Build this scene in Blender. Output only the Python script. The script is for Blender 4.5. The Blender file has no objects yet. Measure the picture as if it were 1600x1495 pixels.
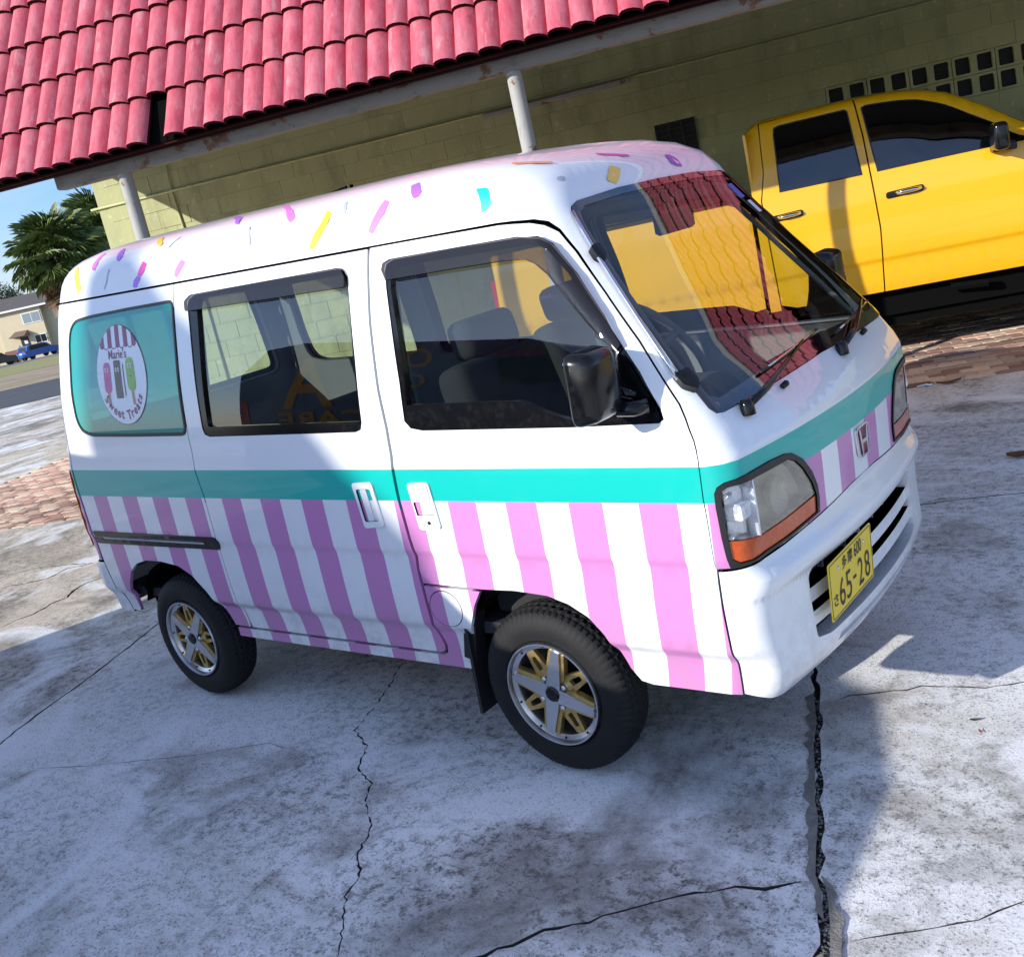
import bpy, bmesh, math, random
import numpy as np
from mathutils import Vector, Matrix
from mathutils.geometry import delaunay_2d_cdt
random.seed(7); np.random.seed(7)
SC = bpy.context.scene
COL = SC.collection
R = math.radians

# ------------------------------------------------------------------ camera
cam_data = bpy.data.cameras.new('camera')
cam = bpy.data.objects.new('camera', cam_data); COL.objects.link(cam); SC.camera = cam
CP = np.array([1.85660, -2.76296, 1.63760]); yaw, pit, rol = R(130.37726), R(-12.10355), R(-12.66107)
Fv = np.array([math.cos(pit)*math.cos(yaw), math.cos(pit)*math.sin(yaw), math.sin(pit)])
r0 = np.cross(Fv, [0, 0, 1]); r0 /= np.linalg.norm(r0); u0 = np.cross(r0, Fv)
Rv = math.cos(rol)*r0+math.sin(rol)*u0; Uv = -math.sin(rol)*r0+math.cos(rol)*u0
cam.matrix_world = Matrix(((Rv[0], Uv[0], -Fv[0], CP[0]), (Rv[1], Uv[1], -Fv[1], CP[1]), (Rv[2], Uv[2], -Fv[2], CP[2]), (0, 0, 0, 1)))
cam_data.sensor_width = 36; cam_data.lens = 1572.43/1600*36
cam_data.shift_x = -.00568; cam_data.shift_y = -.03297
cam_data.clip_start = .05; cam_data.clip_end = 3000

# ------------------------------------------------------------------ sky, sun, exposure
SUN_EL, SUN_AZ = 20.5, 68.0            # the light travels towards azimuth 68 degrees
world = bpy.data.worlds.new('World'); SC.world = world; world.use_nodes = True
wn, wl = world.node_tree.nodes, world.node_tree.links
wn.clear()
sky = wn.new('ShaderNodeTexSky'); sky.sky_type = 'NISHITA'; sky.sun_disc = False
sky.sun_elevation = R(SUN_EL); sky.sun_rotation = R(90-(SUN_AZ+180)); sky.air_density = 1.0; sky.dust_density = .6; sky.ozone_density = 3.0
tc = wn.new('ShaderNodeTexCoord'); mp = wn.new('ShaderNodeMapping'); mp.inputs['Scale'].default_value = (1, 1, 3.2)
cn = wn.new('ShaderNodeTexNoise'); cn.inputs['Scale'].default_value = 2.3; cn.inputs['Detail'].default_value = 7; cn.inputs['Roughness'].default_value = .6
cr = wn.new('ShaderNodeValToRGB'); cr.color_ramp.elements[0].position = .35; cr.color_ramp.elements[1].position = .72
cr.color_ramp.elements[0].color = (0, 0, 0, 1); cr.color_ramp.elements[1].color = (.5, .5, .5, 1)
mx = wn.new('ShaderNodeMixRGB'); mx.inputs['Color2'].default_value = (5.2, 5.6, 6.3, 1)
bg = wn.new('ShaderNodeBackground'); bg.inputs['Strength'].default_value = .14
wo = wn.new('ShaderNodeOutputWorld')
wl.new(tc.outputs['Generated'], mp.inputs['Vector']); wl.new(mp.outputs['Vector'], cn.inputs['Vector']); wl.new(cn.outputs['Fac'], cr.inputs['Fac'])
wl.new(cr.outputs['Color'], mx.inputs['Fac']); tn = wn.new('ShaderNodeMixRGB'); tn.blend_type = 'MULTIPLY'; tn.inputs['Fac'].default_value = 1; tn.inputs['Color2'].default_value = (.82, .97, 1.28, 1)
wl.new(sky.outputs['Color'], tn.inputs['Color1']); wl.new(tn.outputs['Color'], mx.inputs['Color1']); wl.new(mx.outputs['Color'], bg.inputs['Color']); wl.new(bg.outputs['Background'], wo.inputs['Surface'])
sd = bpy.data.lights.new('sun', 'SUN'); sd.energy = 4.8; sd.angle = R(.53); sd.color = (1, .955, .88)
sun = bpy.data.objects.new('sun', sd); COL.objects.link(sun)
ld = Vector((math.cos(R(SUN_AZ))*math.cos(R(SUN_EL)), math.sin(R(SUN_AZ))*math.cos(R(SUN_EL)), -math.sin(R(SUN_EL))))
sun.rotation_euler = ld.to_track_quat('-Z', 'Y').to_euler(); sun.location = (-8, -16, 8)
SC.view_settings.view_transform = 'Standard'; SC.view_settings.look = 'None'
SC.view_settings.gamma = 1; SC.view_settings.use_curve_mapping = False
SC.view_settings.exposure = .42

# ------------------------------------------------------------------ materials
def nodes(name):
    m = bpy.data.materials.new(name); m.use_nodes = True
    return m, m.node_tree.nodes, m.node_tree.links, m.node_tree.nodes['Principled BSDF']
def shifted(n, l):
    """object coordinates, moved by where the piece stands, so alike pieces do not share one stain"""
    a = n.new('ShaderNodeVectorMath'); a.operation = 'MULTIPLY_ADD'; a.inputs[1].default_value = (1.37, 1.37, 1.37)
    l.new(n.new('ShaderNodeObjectInfo').outputs['Location'], a.inputs[0]); l.new(n.new('ShaderNodeTexCoord').outputs['Object'], a.inputs[2]); return a.outputs[0]
def mat(name, col, rough=.5, metal=0, coat=0, coatr=.03, noise=0, nscale=8, bump=0, bscale=60, bdist=.01, spec=.5, rvar=0, obj_var=0, col2=None, stretch=None):
    m, n, l, p = nodes(name)
    p.inputs['Base Color'].default_value = (*col, 1); p.inputs['Roughness'].default_value = rough; p.inputs['Metallic'].default_value = metal
    p.inputs['Coat Weight'].default_value = coat; p.inputs['Coat Roughness'].default_value = coatr
    p.inputs['Specular IOR Level'].default_value = spec
    co = shifted(n, l)
    if stretch:
        k = n.new('ShaderNodeMapping'); k.inputs['Scale'].default_value = stretch; l.new(co, k.inputs['Vector']); co = k.outputs['Vector']
    out = None
    if noise or obj_var:
        c2 = col2 or tuple(min(1, c*.55) for c in col)
        t = n.new('ShaderNodeTexNoise'); t.inputs['Scale'].default_value = nscale; t.inputs['Detail'].default_value = 8; t.inputs['Roughness'].default_value = .65
        l.new(co, t.inputs['Vector'])
        rr = n.new('ShaderNodeMapRange'); rr.inputs['From Min'].default_value = .35; rr.inputs['From Max'].default_value = .72; rr.inputs['To Max'].default_value = noise
        l.new(t.outputs['Fac'], rr.inputs['Value'])
        x = n.new('ShaderNodeMixRGB'); x.inputs['Color1'].default_value = (*col, 1); x.inputs['Color2'].default_value = (*c2, 1)
        l.new(rr.outputs['Result'], x.inputs['Fac']); out = x.outputs['Color']
        if obj_var:
            oi = n.new('ShaderNodeObjectInfo'); hs = n.new('ShaderNodeHueSaturation')
            a = n.new('ShaderNodeMapRange'); a.inputs['To Min'].default_value = 1-obj_var; a.inputs['To Max'].default_value = 1+obj_var
            l.new(oi.outputs['Random'], a.inputs['Value']); l.new(a.outputs['Result'], hs.inputs['Value']); l.new(out, hs.inputs['Color']); out = hs.outputs['Color']
        l.new(out, p.inputs['Base Color'])
    if rvar:
        t = n.new('ShaderNodeTexNoise'); t.inputs['Scale'].default_value = nscale*2; t.inputs['Detail'].default_value = 6; l.new(co, t.inputs['Vector'])
        rr = n.new('ShaderNodeMapRange'); rr.inputs['To Min'].default_value = max(0, rough-rvar); rr.inputs['To Max'].default_value = rough+rvar
        l.new(t.outputs['Fac'], rr.inputs['Value']); l.new(rr.outputs['Result'], p.inputs['Roughness'])
    if bump:
        t = n.new('ShaderNodeTexNoise'); t.inputs['Scale'].default_value = bscale; t.inputs['Detail'].default_value = 6; l.new(co, t.inputs['Vector'])
        b = n.new('ShaderNodeBump'); b.inputs['Strength'].default_value = bump; b.inputs['Distance'].default_value = bdist
        l.new(t.outputs['Fac'], b.inputs['Height']); l.new(b.outputs['Normal'], p.inputs['Normal'])
    return m
def glass(name, tint, ior=1.5, gm=1.4, dark=None, mixd=0, gcol=(1, 1, 1), rough=.0):
    m, n, l, p = nodes(name); n.remove(p)
    tr = n.new('ShaderNodeBsdfTransparent'); tr.inputs['Color'].default_value = (*tint, 1)
    gl = n.new('ShaderNodeBsdfGlossy'); gl.inputs['Roughness'].default_value = rough; gl.inputs['Color'].default_value = (*gcol, 1)
    fr = n.new('ShaderNodeFresnel'); ge = n.new('ShaderNodeNewGeometry'); ms = n.new('ShaderNodeMapRange'); ms.inputs['To Min'].default_value = ior; ms.inputs['To Max'].default_value = 1/ior; l.new(ge.outputs['Backfacing'], ms.inputs['Value']); l.new(ms.outputs['Result'], fr.inputs['IOR'])
    mu = n.new('ShaderNodeMath'); mu.operation = 'MULTIPLY'; mu.inputs[1].default_value = gm; mu.use_clamp = True; l.new(fr.outputs[0], mu.inputs[0])
    mix = n.new('ShaderNodeMixShader'); base = tr.outputs[0]
    if mixd:
        d = n.new('ShaderNodeBsdfDiffuse'); d.inputs['Color'].default_value = (*dark, 1)
        m2 = n.new('ShaderNodeMixShader'); m2.inputs[0].default_value = mixd; l.new(tr.outputs[0], m2.inputs[1]); l.new(d.outputs[0], m2.inputs[2]); base = m2.outputs[0]
    l.new(mu.outputs[0], mix.inputs[0]); l.new(base, mix.inputs[1]); l.new(gl.outputs[0], mix.inputs[2])
    l.new(mix.outputs[0], n['Material Output'].inputs['Surface']); return m
def paint(name, col, **k): return mat(name, col, rough=k.pop('rough', .32), coat=k.pop('coat', .8), coatr=.02, bump=.004, bscale=5, bdist=.02, **k)

M = {}
M['white'] = paint('white car paint', (.80, .81, .82), noise=.05, nscale=6, col2=(.62, .64, .63))
M['teal'] = paint('teal vinyl wrap', (.0, .42, .36), coat=.4)
M['pink'] = paint('pink vinyl wrap', (.55, .210, .46), coat=.4)
M['rubber'] = mat('black rubber', (.012, .012, .013), .45, bump=.1, bscale=90)
M['plastic'] = mat('black plastic', (.004, .004, .005), .14, spec=.4)
M['tyre'] = mat('tyre rubber', (.008, .008, .009), .7, spec=.3, noise=.4, nscale=14, col2=(.016, .015, .014), bump=.25, bscale=180, bdist=.002)
M['chrome'] = mat('polished metal', (.75, .75, .76), .12, metal=1, rvar=.06)
M['alloy'] = mat('brushed alloy', (.60, .62, .65), .30, metal=1)
M['gold'] = mat('gold painted alloy', (.62, .43, .15), .34, metal=.8, noise=.3, nscale=30)
M['steel'] = mat('dark steel', (.05, .05, .052), .5, metal=.8, noise=.4)
M['under'] = mat('underbody black', (.004, .004, .004), 1, spec=.05)
M['glass'] = glass('window glass', (.70, .78, .76), ior=1.5, gm=1.7)
M['wsglass'] = glass('windscreen glass', (.86, .89, .88), ior=1.5, gm=1.0)
M['tealglass'] = glass('perforated teal window film', (.10, .42, .42), dark=(.0, .40, .35), mixd=.62, ior=1.5)
M['visor'] = glass('smoked acrylic', (.33, .29, .29), ior=1.5, dark=(.05, .045, .045), mixd=.2, gm=.85)
M['frit'] = mat('black glass border', (.004, .005, .007), .05, coat=1, coatr=.0)
M['trimgrey'] = mat('grey cabin trim', (.17, .172, .17), .75, noise=.2, bump=.15, bscale=200)
M['seat'] = mat('charcoal seat cloth', (.020, .021, .024), .92, noise=.5, nscale=120, bump=.4, bscale=350, bdist=.004)
M['dash'] = mat('dark grey dashboard', (.030, .033, .04), .7, bump=.2, bscale=300)
M['lens'] = glass('headlamp lens', (.80, .77, .66), ior=1.5, dark=(.60, .54, .40), mixd=.36, rough=.03)
M['lampwhite'] = mat('bright lamp housing', (.80, .82, .84), .25, metal=.3, bump=.6, bscale=60, bdist=.01)
M['clearlens'] = glass('clear corner lens', (.93, .94, .95), ior=1.5, dark=(.85, .86, .88), mixd=.10)
M['reflector'] = mat('lamp reflector', (.80, .80, .78), .28, metal=.85, bump=.3, bscale=45, bdist=.006)
def flutes(m, sc, axis='Y'):
    n, l = m.node_tree.nodes, m.node_tree.links; w = n.new('ShaderNodeTexWave'); w.bands_direction = axis; w.inputs['Scale'].default_value = sc; w.inputs['Distortion'].default_value = .3
    l.new(n.new('ShaderNodeTexCoord').outputs['Object'], w.inputs['Vector']); b = n.new('ShaderNodeBump'); b.inputs['Strength'].default_value = .6; b.inputs['Distance'].default_value = .004
    l.new(w.outputs['Fac'], b.inputs['Height']); l.new(b.outputs['Normal'], n['Principled BSDF'].inputs['Normal'])
flutes(M['reflector'], 55)
M['amber'] = mat('amber lens', (.62, .085, .0), .15, coat=.6, bump=.35, bscale=70, bdist=.003, noise=.6, nscale=40, col2=(.30, .03, .0))
M['plate'] = mat('yellow number plate', (.90, .66, .003), .35, coat=.4, noise=.2, nscale=30, col2=(.75, .53, .003))
M['ink'] = mat('black ink', (.015, .012, .01), .45)
M['mirror'] = mat('mirror glass', (.85, .87, .9), .02, metal=1)
M['logowhite'] = mat('white vinyl print', (.78, .80, .84), .4, coat=.3)
M['plum'] = mat('plum vinyl print', (.24, .035, .11), .4, coat=.3)
M['icepink'] = mat('pink lolly print', (.62, .10, .30), .4, noise=.4, nscale=40, coat=.3)
M['icebrown'] = mat('brown bar print', (.12, .07, .055), .4, noise=.4, nscale=40, coat=.3)
M['icegreen'] = mat('green lolly print', (.28, .50, .07), .4, noise=.4, nscale=40, coat=.3)
M['stick'] = mat('tan stick print', (.48, .33, .17), .4)
for k, c in {'s_pink': (.85, .20, .75), 's_magenta': (.80, .06, .42), 's_purple': (.42, .14, .75), 's_yellow': (.95, .55, .03), 's_teal': (.0, .58, .75), 's_orange': (.75, .28, .12), 's_violet': (.33, .05, .55), 's_grey': (.42, .46, .55)}.items():
    M[k] = paint(k+' sprinkle vinyl', c, coat=.4)

def grime(m, col, sc, lo, hi, amt, stretch=None, zfade=None, detail=9):
    """stains with their own shape, laid over whatever colour the material has"""
    n, l = m.node_tree.nodes, m.node_tree.links; p = n['Principled BSDF']; co = n.new('ShaderNodeTexCoord').outputs['Object']; v = shifted(n, l)
    if stretch: k = n.new('ShaderNodeMapping'); k.inputs['Scale'].default_value = stretch; l.new(v, k.inputs['Vector']); v = k.outputs['Vector']
    t = n.new('ShaderNodeTexNoise'); t.inputs['Scale'].default_value = sc; t.inputs['Detail'].default_value = detail; t.inputs['Roughness'].default_value = .72; l.new(v, t.inputs['Vector'])
    r = n.new('ShaderNodeMapRange'); r.inputs['From Min'].default_value = lo; r.inputs['From Max'].default_value = hi; r.inputs['To Max'].default_value = amt; l.new(t.outputs['Fac'], r.inputs['Value']); f = r.outputs['Result']
    if zfade:
        s = n.new('ShaderNodeSeparateXYZ'); l.new(co, s.inputs[0]); z = n.new('ShaderNodeMapRange'); z.inputs['From Min'].default_value = zfade[0]; z.inputs['From Max'].default_value = zfade[1]; l.new(s.outputs['Z'], z.inputs['Value'])
        q = n.new('ShaderNodeMath'); q.operation = 'MULTIPLY'; l.new(f, q.inputs[0]); l.new(z.outputs['Result'], q.inputs[1]); f = q.outputs[0]
    x = n.new('ShaderNodeMixRGB'); x.inputs['Color2'].default_value = (*col, 1); b = p.inputs['Base Color']
    if b.links: l.new(b.links[0].from_socket, x.inputs['Color1'])
    else: x.inputs['Color1'].default_value = b.default_value
    l.new(f, x.inputs['Fac']); l.new(x.outputs['Color'], b); return m
for k in ('white', 'pink', 'teal'):
    grime(M[k], (.30, .27, .23), 18, .42, .70, .5, zfade=(.62, .30)); grime(M[k], (.34, .32, .28), 3.5, .55, .80, .10)
grime(M['tyre'], (.025, .022, .019), 9, .52, .74, .5); grime(M['gold'], (.10, .075, .045), 40, .50, .70, .6); grime(M['alloy'], (.16, .15, .14), 60, .55, .72, .4)
grime(M['plastic'], (.05, .048, .044), 30, .5, .75, .25)

# ------------------------------------------------------------------ object helpers
def link(o): COL.objects.link(o); return o
def tag(o, label=None, cat=None, group=None, kind=None):
    if label: o['label'] = label
    if cat: o['category'] = cat
    if group: o['group'] = group
    if kind: o['kind'] = kind
    return o
def empty(name, loc=(0, 0, 0), rz=0, label=None, cat=None, group=None):
    o = link(bpy.data.objects.new(name, None)); o.location = loc; o.rotation_euler = (0, 0, rz); o.empty_display_size = .2
    return tag(o, label, cat, group)
def obj(name, V, Fc, m, parent=None, mi=None, smooth=False, vn=None, kind=None, label=None, loc=None, rot=None):
    me = bpy.data.meshes.new(name); me.from_pydata([tuple(map(float, v)) for v in V], [], [tuple(int(i) for i in f) for f in Fc])
    for x in (m if isinstance(m, (list, tuple)) else [m]): me.materials.append(x)
    if mi is not None: me.polygons.foreach_set('material_index', np.array(mi, dtype=np.int32))
    if smooth or vn is not None: me.polygons.foreach_set('use_smooth', [True]*len(me.polygons))
    me.update()
    if vn is not None: me.normals_split_custom_set_from_vertices([tuple(map(float, v)) for v in vn])
    o = link(bpy.data.objects.new(name, me))
    if parent: o.parent = parent
    if loc is not None: o.location = loc
    if rot is not None: o.rotation_euler = rot
    if kind: o['kind'] = kind
    if label: o['label'] = label
    return o
def inst(o, parent, loc=None, rot=None, scale=None):
    c = o.copy(); link(c); c.parent = parent
    if loc is not None: c.location = loc
    if rot is not None: c.rotation_euler = rot
    if scale is not None: c.scale = scale
    return c
def copy_tree(o, parent=None):
    kids = list(o.children); c = o.copy(); link(c); c.parent = parent
    for k in kids: copy_tree(k, c)
    return c
class MB:                                   # collects shapes for ONE mesh
    def __init__(s): s.V = []; s.F = []; s.mi = []
    def add(s, V, Fc, mi=0):
        b = len(s.V); s.V += [tuple(map(float, v)) for v in V]; s.F += [tuple(int(i)+b for i in f) for f in Fc]; s.mi += [mi]*len(Fc); return s
    def box(s, c, d, mi=0, rot=None, ch=0):
        x, y, z = [v/2 for v in d]
        if ch:
            V = []
            for sz in (-1, 1):
                for sx, sy in ((-1, -1), (1, -1), (1, 1), (-1, 1)):
                    V.append((sx*(x-ch), sy*(y-ch), sz*z))
            for sz in (-1, 1):
                for sx, sy in ((-1, -1), (1, -1), (1, 1), (-1, 1)):
                    V.append((sx*x, sy*y, sz*(z-ch)))
            Fs = [(3, 2, 1, 0), (4, 5, 6, 7)]
            for k in range(4):
                j = (k+1) % 4; Fs += [(8+k, 8+j, 12+j, 12+k), (k, j, 8+j, 8+k), (12+k, 12+j, 4+j, 4+k)]
        else:
            V = [(sx*x, sy*y, sz*z) for sz in (-1, 1) for sx, sy in ((-1, -1), (1, -1), (1, 1), (-1, 1))]
            Fs = [(3, 2, 1, 0), (4, 5, 6, 7), (0, 1, 5, 4), (1, 2, 6, 5), (2, 3, 7, 6), (3, 0, 4, 7)]
        V = np.array(V)
        if rot is not None: V = V@np.array(rot).T
        return s.add(V+np.array(c), Fs, mi)
    def tube(s, pts, r, n=8, mi=0, cap=True):
        pts = [np.array(p, float) for p in pts]; rs = r if isinstance(r, (list, tuple)) else [r]*len(pts); V = []; up = None
        for i, p in enumerate(pts):
            d = pts[min(i+1, len(pts)-1)]-pts[max(i-1, 0)]; d /= max(np.linalg.norm(d), 1e-9)
            if up is None: up = np.cross(d, [0, 0, 1] if abs(d[2]) < .9 else [1, 0, 0])
            up = up-d*(up@d); up /= max(np.linalg.norm(up), 1e-9); w = np.cross(d, up)
            for k in range(n):
                a = 2*math.pi*k/n; V.append(p+rs[i]*(math.cos(a)*up+math.sin(a)*w))
        Fs = [(i*n+k, i*n+(k+1) % n, (i+1)*n+(k+1) % n, (i+1)*n+k) for i in range(len(pts)-1) for k in range(n)]
        if cap: Fs += [tuple(range(n))[::-1], tuple(range((len(pts)-1)*n, len(pts)*n))]
        return s.add(V, Fs, mi)
    def rev(s, prof, n=32, axis='z', c=(0, 0, 0), mi=0, close=False):
        V = []
        for k in range(n):
            a = 2*math.pi*k/n
            for r, h in prof:
                v = {'z': (r*math.cos(a), r*math.sin(a), h), 'y': (r*math.cos(a), h, r*math.sin(a)), 'x': (h, r*math.cos(a), r*math.sin(a))}[axis]
                V.append(np.array(v)+c)
        m_ = len(prof); Fs = []
        for k in range(n):
            for i in range(m_ if close else m_-1):
                j = (i+1) % m_; Fs.append((k*m_+i, k*m_+j, ((k+1) % n)*m_+j, ((k+1) % n)*m_+i))
        return s.add(V, Fs, mi)
    def build(s, name, m, parent=None, **k):
        o = obj(name, s.V, s.F, m, parent, mi=s.mi if isinstance(m, (list, tuple)) else None, **k)
        return o
def autosmooth(o, ang=35):
    me = o.data; me.polygons.foreach_set('use_smooth', [True]*len(me.polygons)); me.set_sharp_from_angle(angle=R(ang)); return o
def bevel(o, w, seg=2, ang=30):
    bm = bmesh.new(); bm.from_mesh(o.data)
    es = [e for e in bm.edges if len(e.link_faces) == 2 and e.calc_face_angle(0) > R(ang)]
    bmesh.ops.bevel(bm, geom=es, offset=w, segments=seg, profile=.5, affect='EDGES', clamp_overlap=True)
    bm.to_mesh(o.data); bm.free(); return autosmooth(o, 40)
def inside(poly, P):
    poly = np.asarray(poly, float); P = np.asarray(P, float); x, y = P[:, 0], P[:, 1]; r = np.zeros(len(P), bool); n = len(poly)
    for i in range(n):
        x1, y1 = poly[i]; x2, y2 = poly[(i+1) % n]
        if y1 == y2: continue
        c_ = ((y1 > y) != (y2 > y)) & (x < (x2-x1)*(y-y1)/(y2-y1)+x1); r ^= c_
    return r
def densify(poly, ts):
    out = []; n = len(poly)
    for i in range(n):
        a, b = np.array(poly[i], float), np.array(poly[(i+1) % n], float); out.append(a)
        if abs(b[1]-a[1]) > 1e-6:
            ks = sorted((t-a[1])/(b[1]-a[1]) for t in ts if min(a[1], b[1])+1e-4 < t < max(a[1], b[1])-1e-4)
            out += [a+(b-a)*k for k in ks]
    return out
def resample(poly, st=.04, closed=True):
    poly = [np.array(p, float) for p in poly]; out = []; n = len(poly)
    for i in range(n if closed else n-1):
        a, b = poly[i], poly[(i+1) % n]; k = max(1, int(math.ceil(np.linalg.norm((b-a))/st)))
        for j in range(k): out.append(a+(b-a)*j/k)
    if not closed: out.append(poly[-1])
    return out
def area(p): p = np.asarray(p); return .5*np.sum(p[:, 0]*np.roll(p[:, 1], -1)-p[:, 1]*np.roll(p[:, 0], -1))
def inset(poly, d):
    q_ = [np.array(q, float) for q in poly]; p = []
    for i, q in enumerate(q_):
        if np.linalg.norm(q-(p[-1] if p else q_[-1])) > .003: p.append(q)
    n = len(p); sg = 1 if area(p) > 0 else -1; out = []
    for i in range(n):
        e1 = p[i]-p[i-1]; e2 = p[(i+1) % n]-p[i]; e1 = e1/max(np.linalg.norm(e1), 1e-9); e2 = e2/max(np.linalg.norm(e2), 1e-9)
        n1 = np.array([-e1[1], e1[0]])*sg; n2 = np.array([-e2[1], e2[0]])*sg; b = n1+n2; q = b@b
        out.append(p[i]+(b*2/q if q > .5 else n1)*d)
    return out
def rounded(poly, r, seg=4):
    p = [np.array(q, float) for q in poly]; n = len(p); out = []
    for i in range(n):
        a, b, c_ = p[i-1], p[i], p[(i+1) % n]; la, lc = np.linalg.norm(a-b), np.linalg.norm(c_-b); k = min(r, la*.45, lc*.45)
        s_, e_ = b+(a-b)/la*k, b+(c_-b)/lc*k
        for j in range(seg+1):
            t = j/seg; out.append((1-t)**2*s_+2*t*(1-t)*b+t*t*e_)
    return out
def cdt(outer, holes=(), extra=(), regs=(), grid=None, margin=.004):
    """triangulates outer minus holes; returns 2D points, triangles, region index of each"""
    V = []; E = []
    def loop(pts, closed=True):
        b = len(V); n = len(pts)
        for q in pts: V.append(Vector((float(q[0]), float(q[1]))))
        for i in range(n if closed else n-1): E.append((b+i, b+(i+1) % n))
    loop(outer)
    for h in holes: loop(h)
    for g_, _ in regs: loop(g_)
    for e_ in extra: loop(e_, False)
    if grid is not None and len(grid):
        g_ = np.array(grid); k = inside(outer, g_)
        for h in holes: k &= ~inside(h, g_)
        for q in g_[k]: V.append(Vector((float(q[0]), float(q[1]))))
    res = delaunay_2d_cdt(V, E, [], 0, 1e-5)
    P = np.array([(v[0], v[1]) for v in res[0]]); T = np.array([f for f in res[2] if len(f) == 3])
    cen = P[T].mean(1); k = inside(outer, cen)
    for h in holes: k &= ~inside(h, cen)
    T = T[k]; cen = cen[k]; mi = np.zeros(len(T), int)
    for g_, ix in regs: mi[inside(g_, cen)] = ix
    return P, T, mi
def panel(name, surf, nrm, outer, m, parent, holes=(), regs=(), off=0, flange=.014, st=(.06, .04), ts=(), edge=.035, back=False, label=None):
    """a sheet that follows surf(u,t), cut by CDT, with folded edges"""
    outer = resample(densify(outer, ts), edge); holes = [resample(h, edge) for h in holes]; regs = [(resample(densify(g_, ts), edge*1.2), i) for g_, i in regs]
    o_ = np.array(outer); us = np.arange(o_[:, 0].min()+st[0]/2, o_[:, 0].max(), st[0]); t_ = np.arange(o_[:, 1].min()+st[1]/2, o_[:, 1].max(), st[1])
    t_ = np.concatenate([t_, [q for q in ts if o_[:, 1].min() < q < o_[:, 1].max()]])
    g_ = np.array([(a+(st[0]*.5 if j % 2 else 0), b) for j, b in enumerate(t_) for a in us])
    P, T, mi = cdt(outer, holes, regs=regs, grid=g_)
    used = np.unique(T); rem = -np.ones(len(P), int); rem[used] = np.arange(len(used)); P = P[used]; T = rem[T]
    Q = surf(P[:, 0], P[:, 1]); n = nrm(P[:, 0], P[:, 1]); V = Q+n*off
    fn = np.cross(V[T[:, 1]]-V[T[:, 0]], V[T[:, 2]]-V[T[:, 0]]); fl = np.einsum('ij,ij->i', fn, n[T[:, 0]]) < 0
    T[fl] = T[fl][:, ::-1]
    Vs = list(V); Ns = list(n); Fs = [tuple(t) for t in T]; ms = list(mi)
    if flange:
        for lp in [outer]+list(holes):
            a = np.array(lp); q = surf(a[:, 0], a[:, 1]); nn = nrm(a[:, 0], a[:, 1]); top = q+nn*off; bot = q+nn*(off-flange); b = len(Vs); k = len(a)
            mid = a.mean(0)
            e_ = np.roll(top, -1, 0)-top; sn = np.cross(e_, nn); sn /= np.maximum(np.linalg.norm(sn, axis=1, keepdims=True), 1e-9)
            if (area(a) < 0) != (lp is not outer): sn = -sn
            Vs += list(top)+list(bot); Ns += list(sn)+list(sn)
            rm = 0
            if len(regs):
                pr_ = np.zeros(k, int)
                for g2, ix in regs: pr_[inside(g2, a)] = ix
            else: pr_ = np.zeros(k, int)
            for i in range(k):
                j = (i+1) % k; Fs.append((b+i, b+j, b+k+j, b+k+i)); ms.append(int(pr_[i]))
    return obj(name, Vs, Fs, m, parent, mi=ms, vn=Ns, label=label)
def extrude(name, outer, m, parent, depth, frame, holes=(), back=True, bev=0):
    """flat outline (with holes) given thickness; frame = origin, x axis, y axis; depth runs along x cross y"""
    o_, x_, y_ = [np.array(v, float) for v in frame]; z_ = np.cross(x_, y_)
    P, T, _ = cdt(outer, holes); used = np.unique(T); rem = -np.ones(len(P), int); rem[used] = np.arange(len(used)); P = P[used]; T = rem[T]
    A = np.array([np.cross(P[t[1]]-P[t[0]], P[t[2]]-P[t[0]]) for t in T]); T = np.array([t if a > 0 else t[::-1] for t, a in zip(T, A)])
    f3 = lambda p, d: o_+p[0]*x_+p[1]*y_+d*z_
    V = [f3(p, depth) for p in P]; Fs = [tuple(t) for t in T]
    if back:
        b = len(V); V += [f3(p, 0) for p in P]; Fs += [tuple(t[::-1]+b) for t in T]
    for lp, s_ in [(outer, 1)]+[(h, -1) for h in holes]:
        lp = list(lp) if area(lp)*s_ > 0 else list(lp)[::-1]; b = len(V); k = len(lp)
        V += [f3(p, depth) for p in lp]+[f3(p, 0) for p in lp]
        Fs += [(b+k+i, b+k+(i+1) % k, b+(i+1) % k, b+i) for i in range(k)]
    return obj(name, V, Fs, m, parent)
_txt = {}
def text2d(body, size=1.0, bold=0.0, shear=0):
    """letters as flat triangles, centred"""
    c_ = bpy.data.curves.new('lettering', 'FONT'); c_.body = body; c_.size = 1; c_.offset = bold; c_.shear = shear; c_.resolution_u = 3
    o = bpy.data.objects.new('lettering', c_); COL.objects.link(o); bpy.context.view_layer.update()
    me = o.to_mesh(); V = np.array([v.co[:2] for v in me.vertices]); me.calc_loop_triangles(); T = [tuple(t.vertices) for t in me.loop_triangles]
    o.to_mesh_clear(); bpy.data.objects.remove(o); bpy.data.curves.remove(c_)
    c0 = (V.max(0)+V.min(0))/2; return (V-c0)*size, T
def circle2(cx, cy, r, n=24, ry=None): return [np.array((cx+r*math.cos(2*math.pi*i/n), cy+(ry or r)*math.sin(2*math.pi*i/n))) for i in range(n)]
def rect2(x0, y0, x1, y1, r=0, seg=4):
    p = [(x0, y0), (x1, y0), (x1, y1), (x0, y1)]; return rounded(p, r, seg) if r else [np.array(q, float) for q in p]
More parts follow.
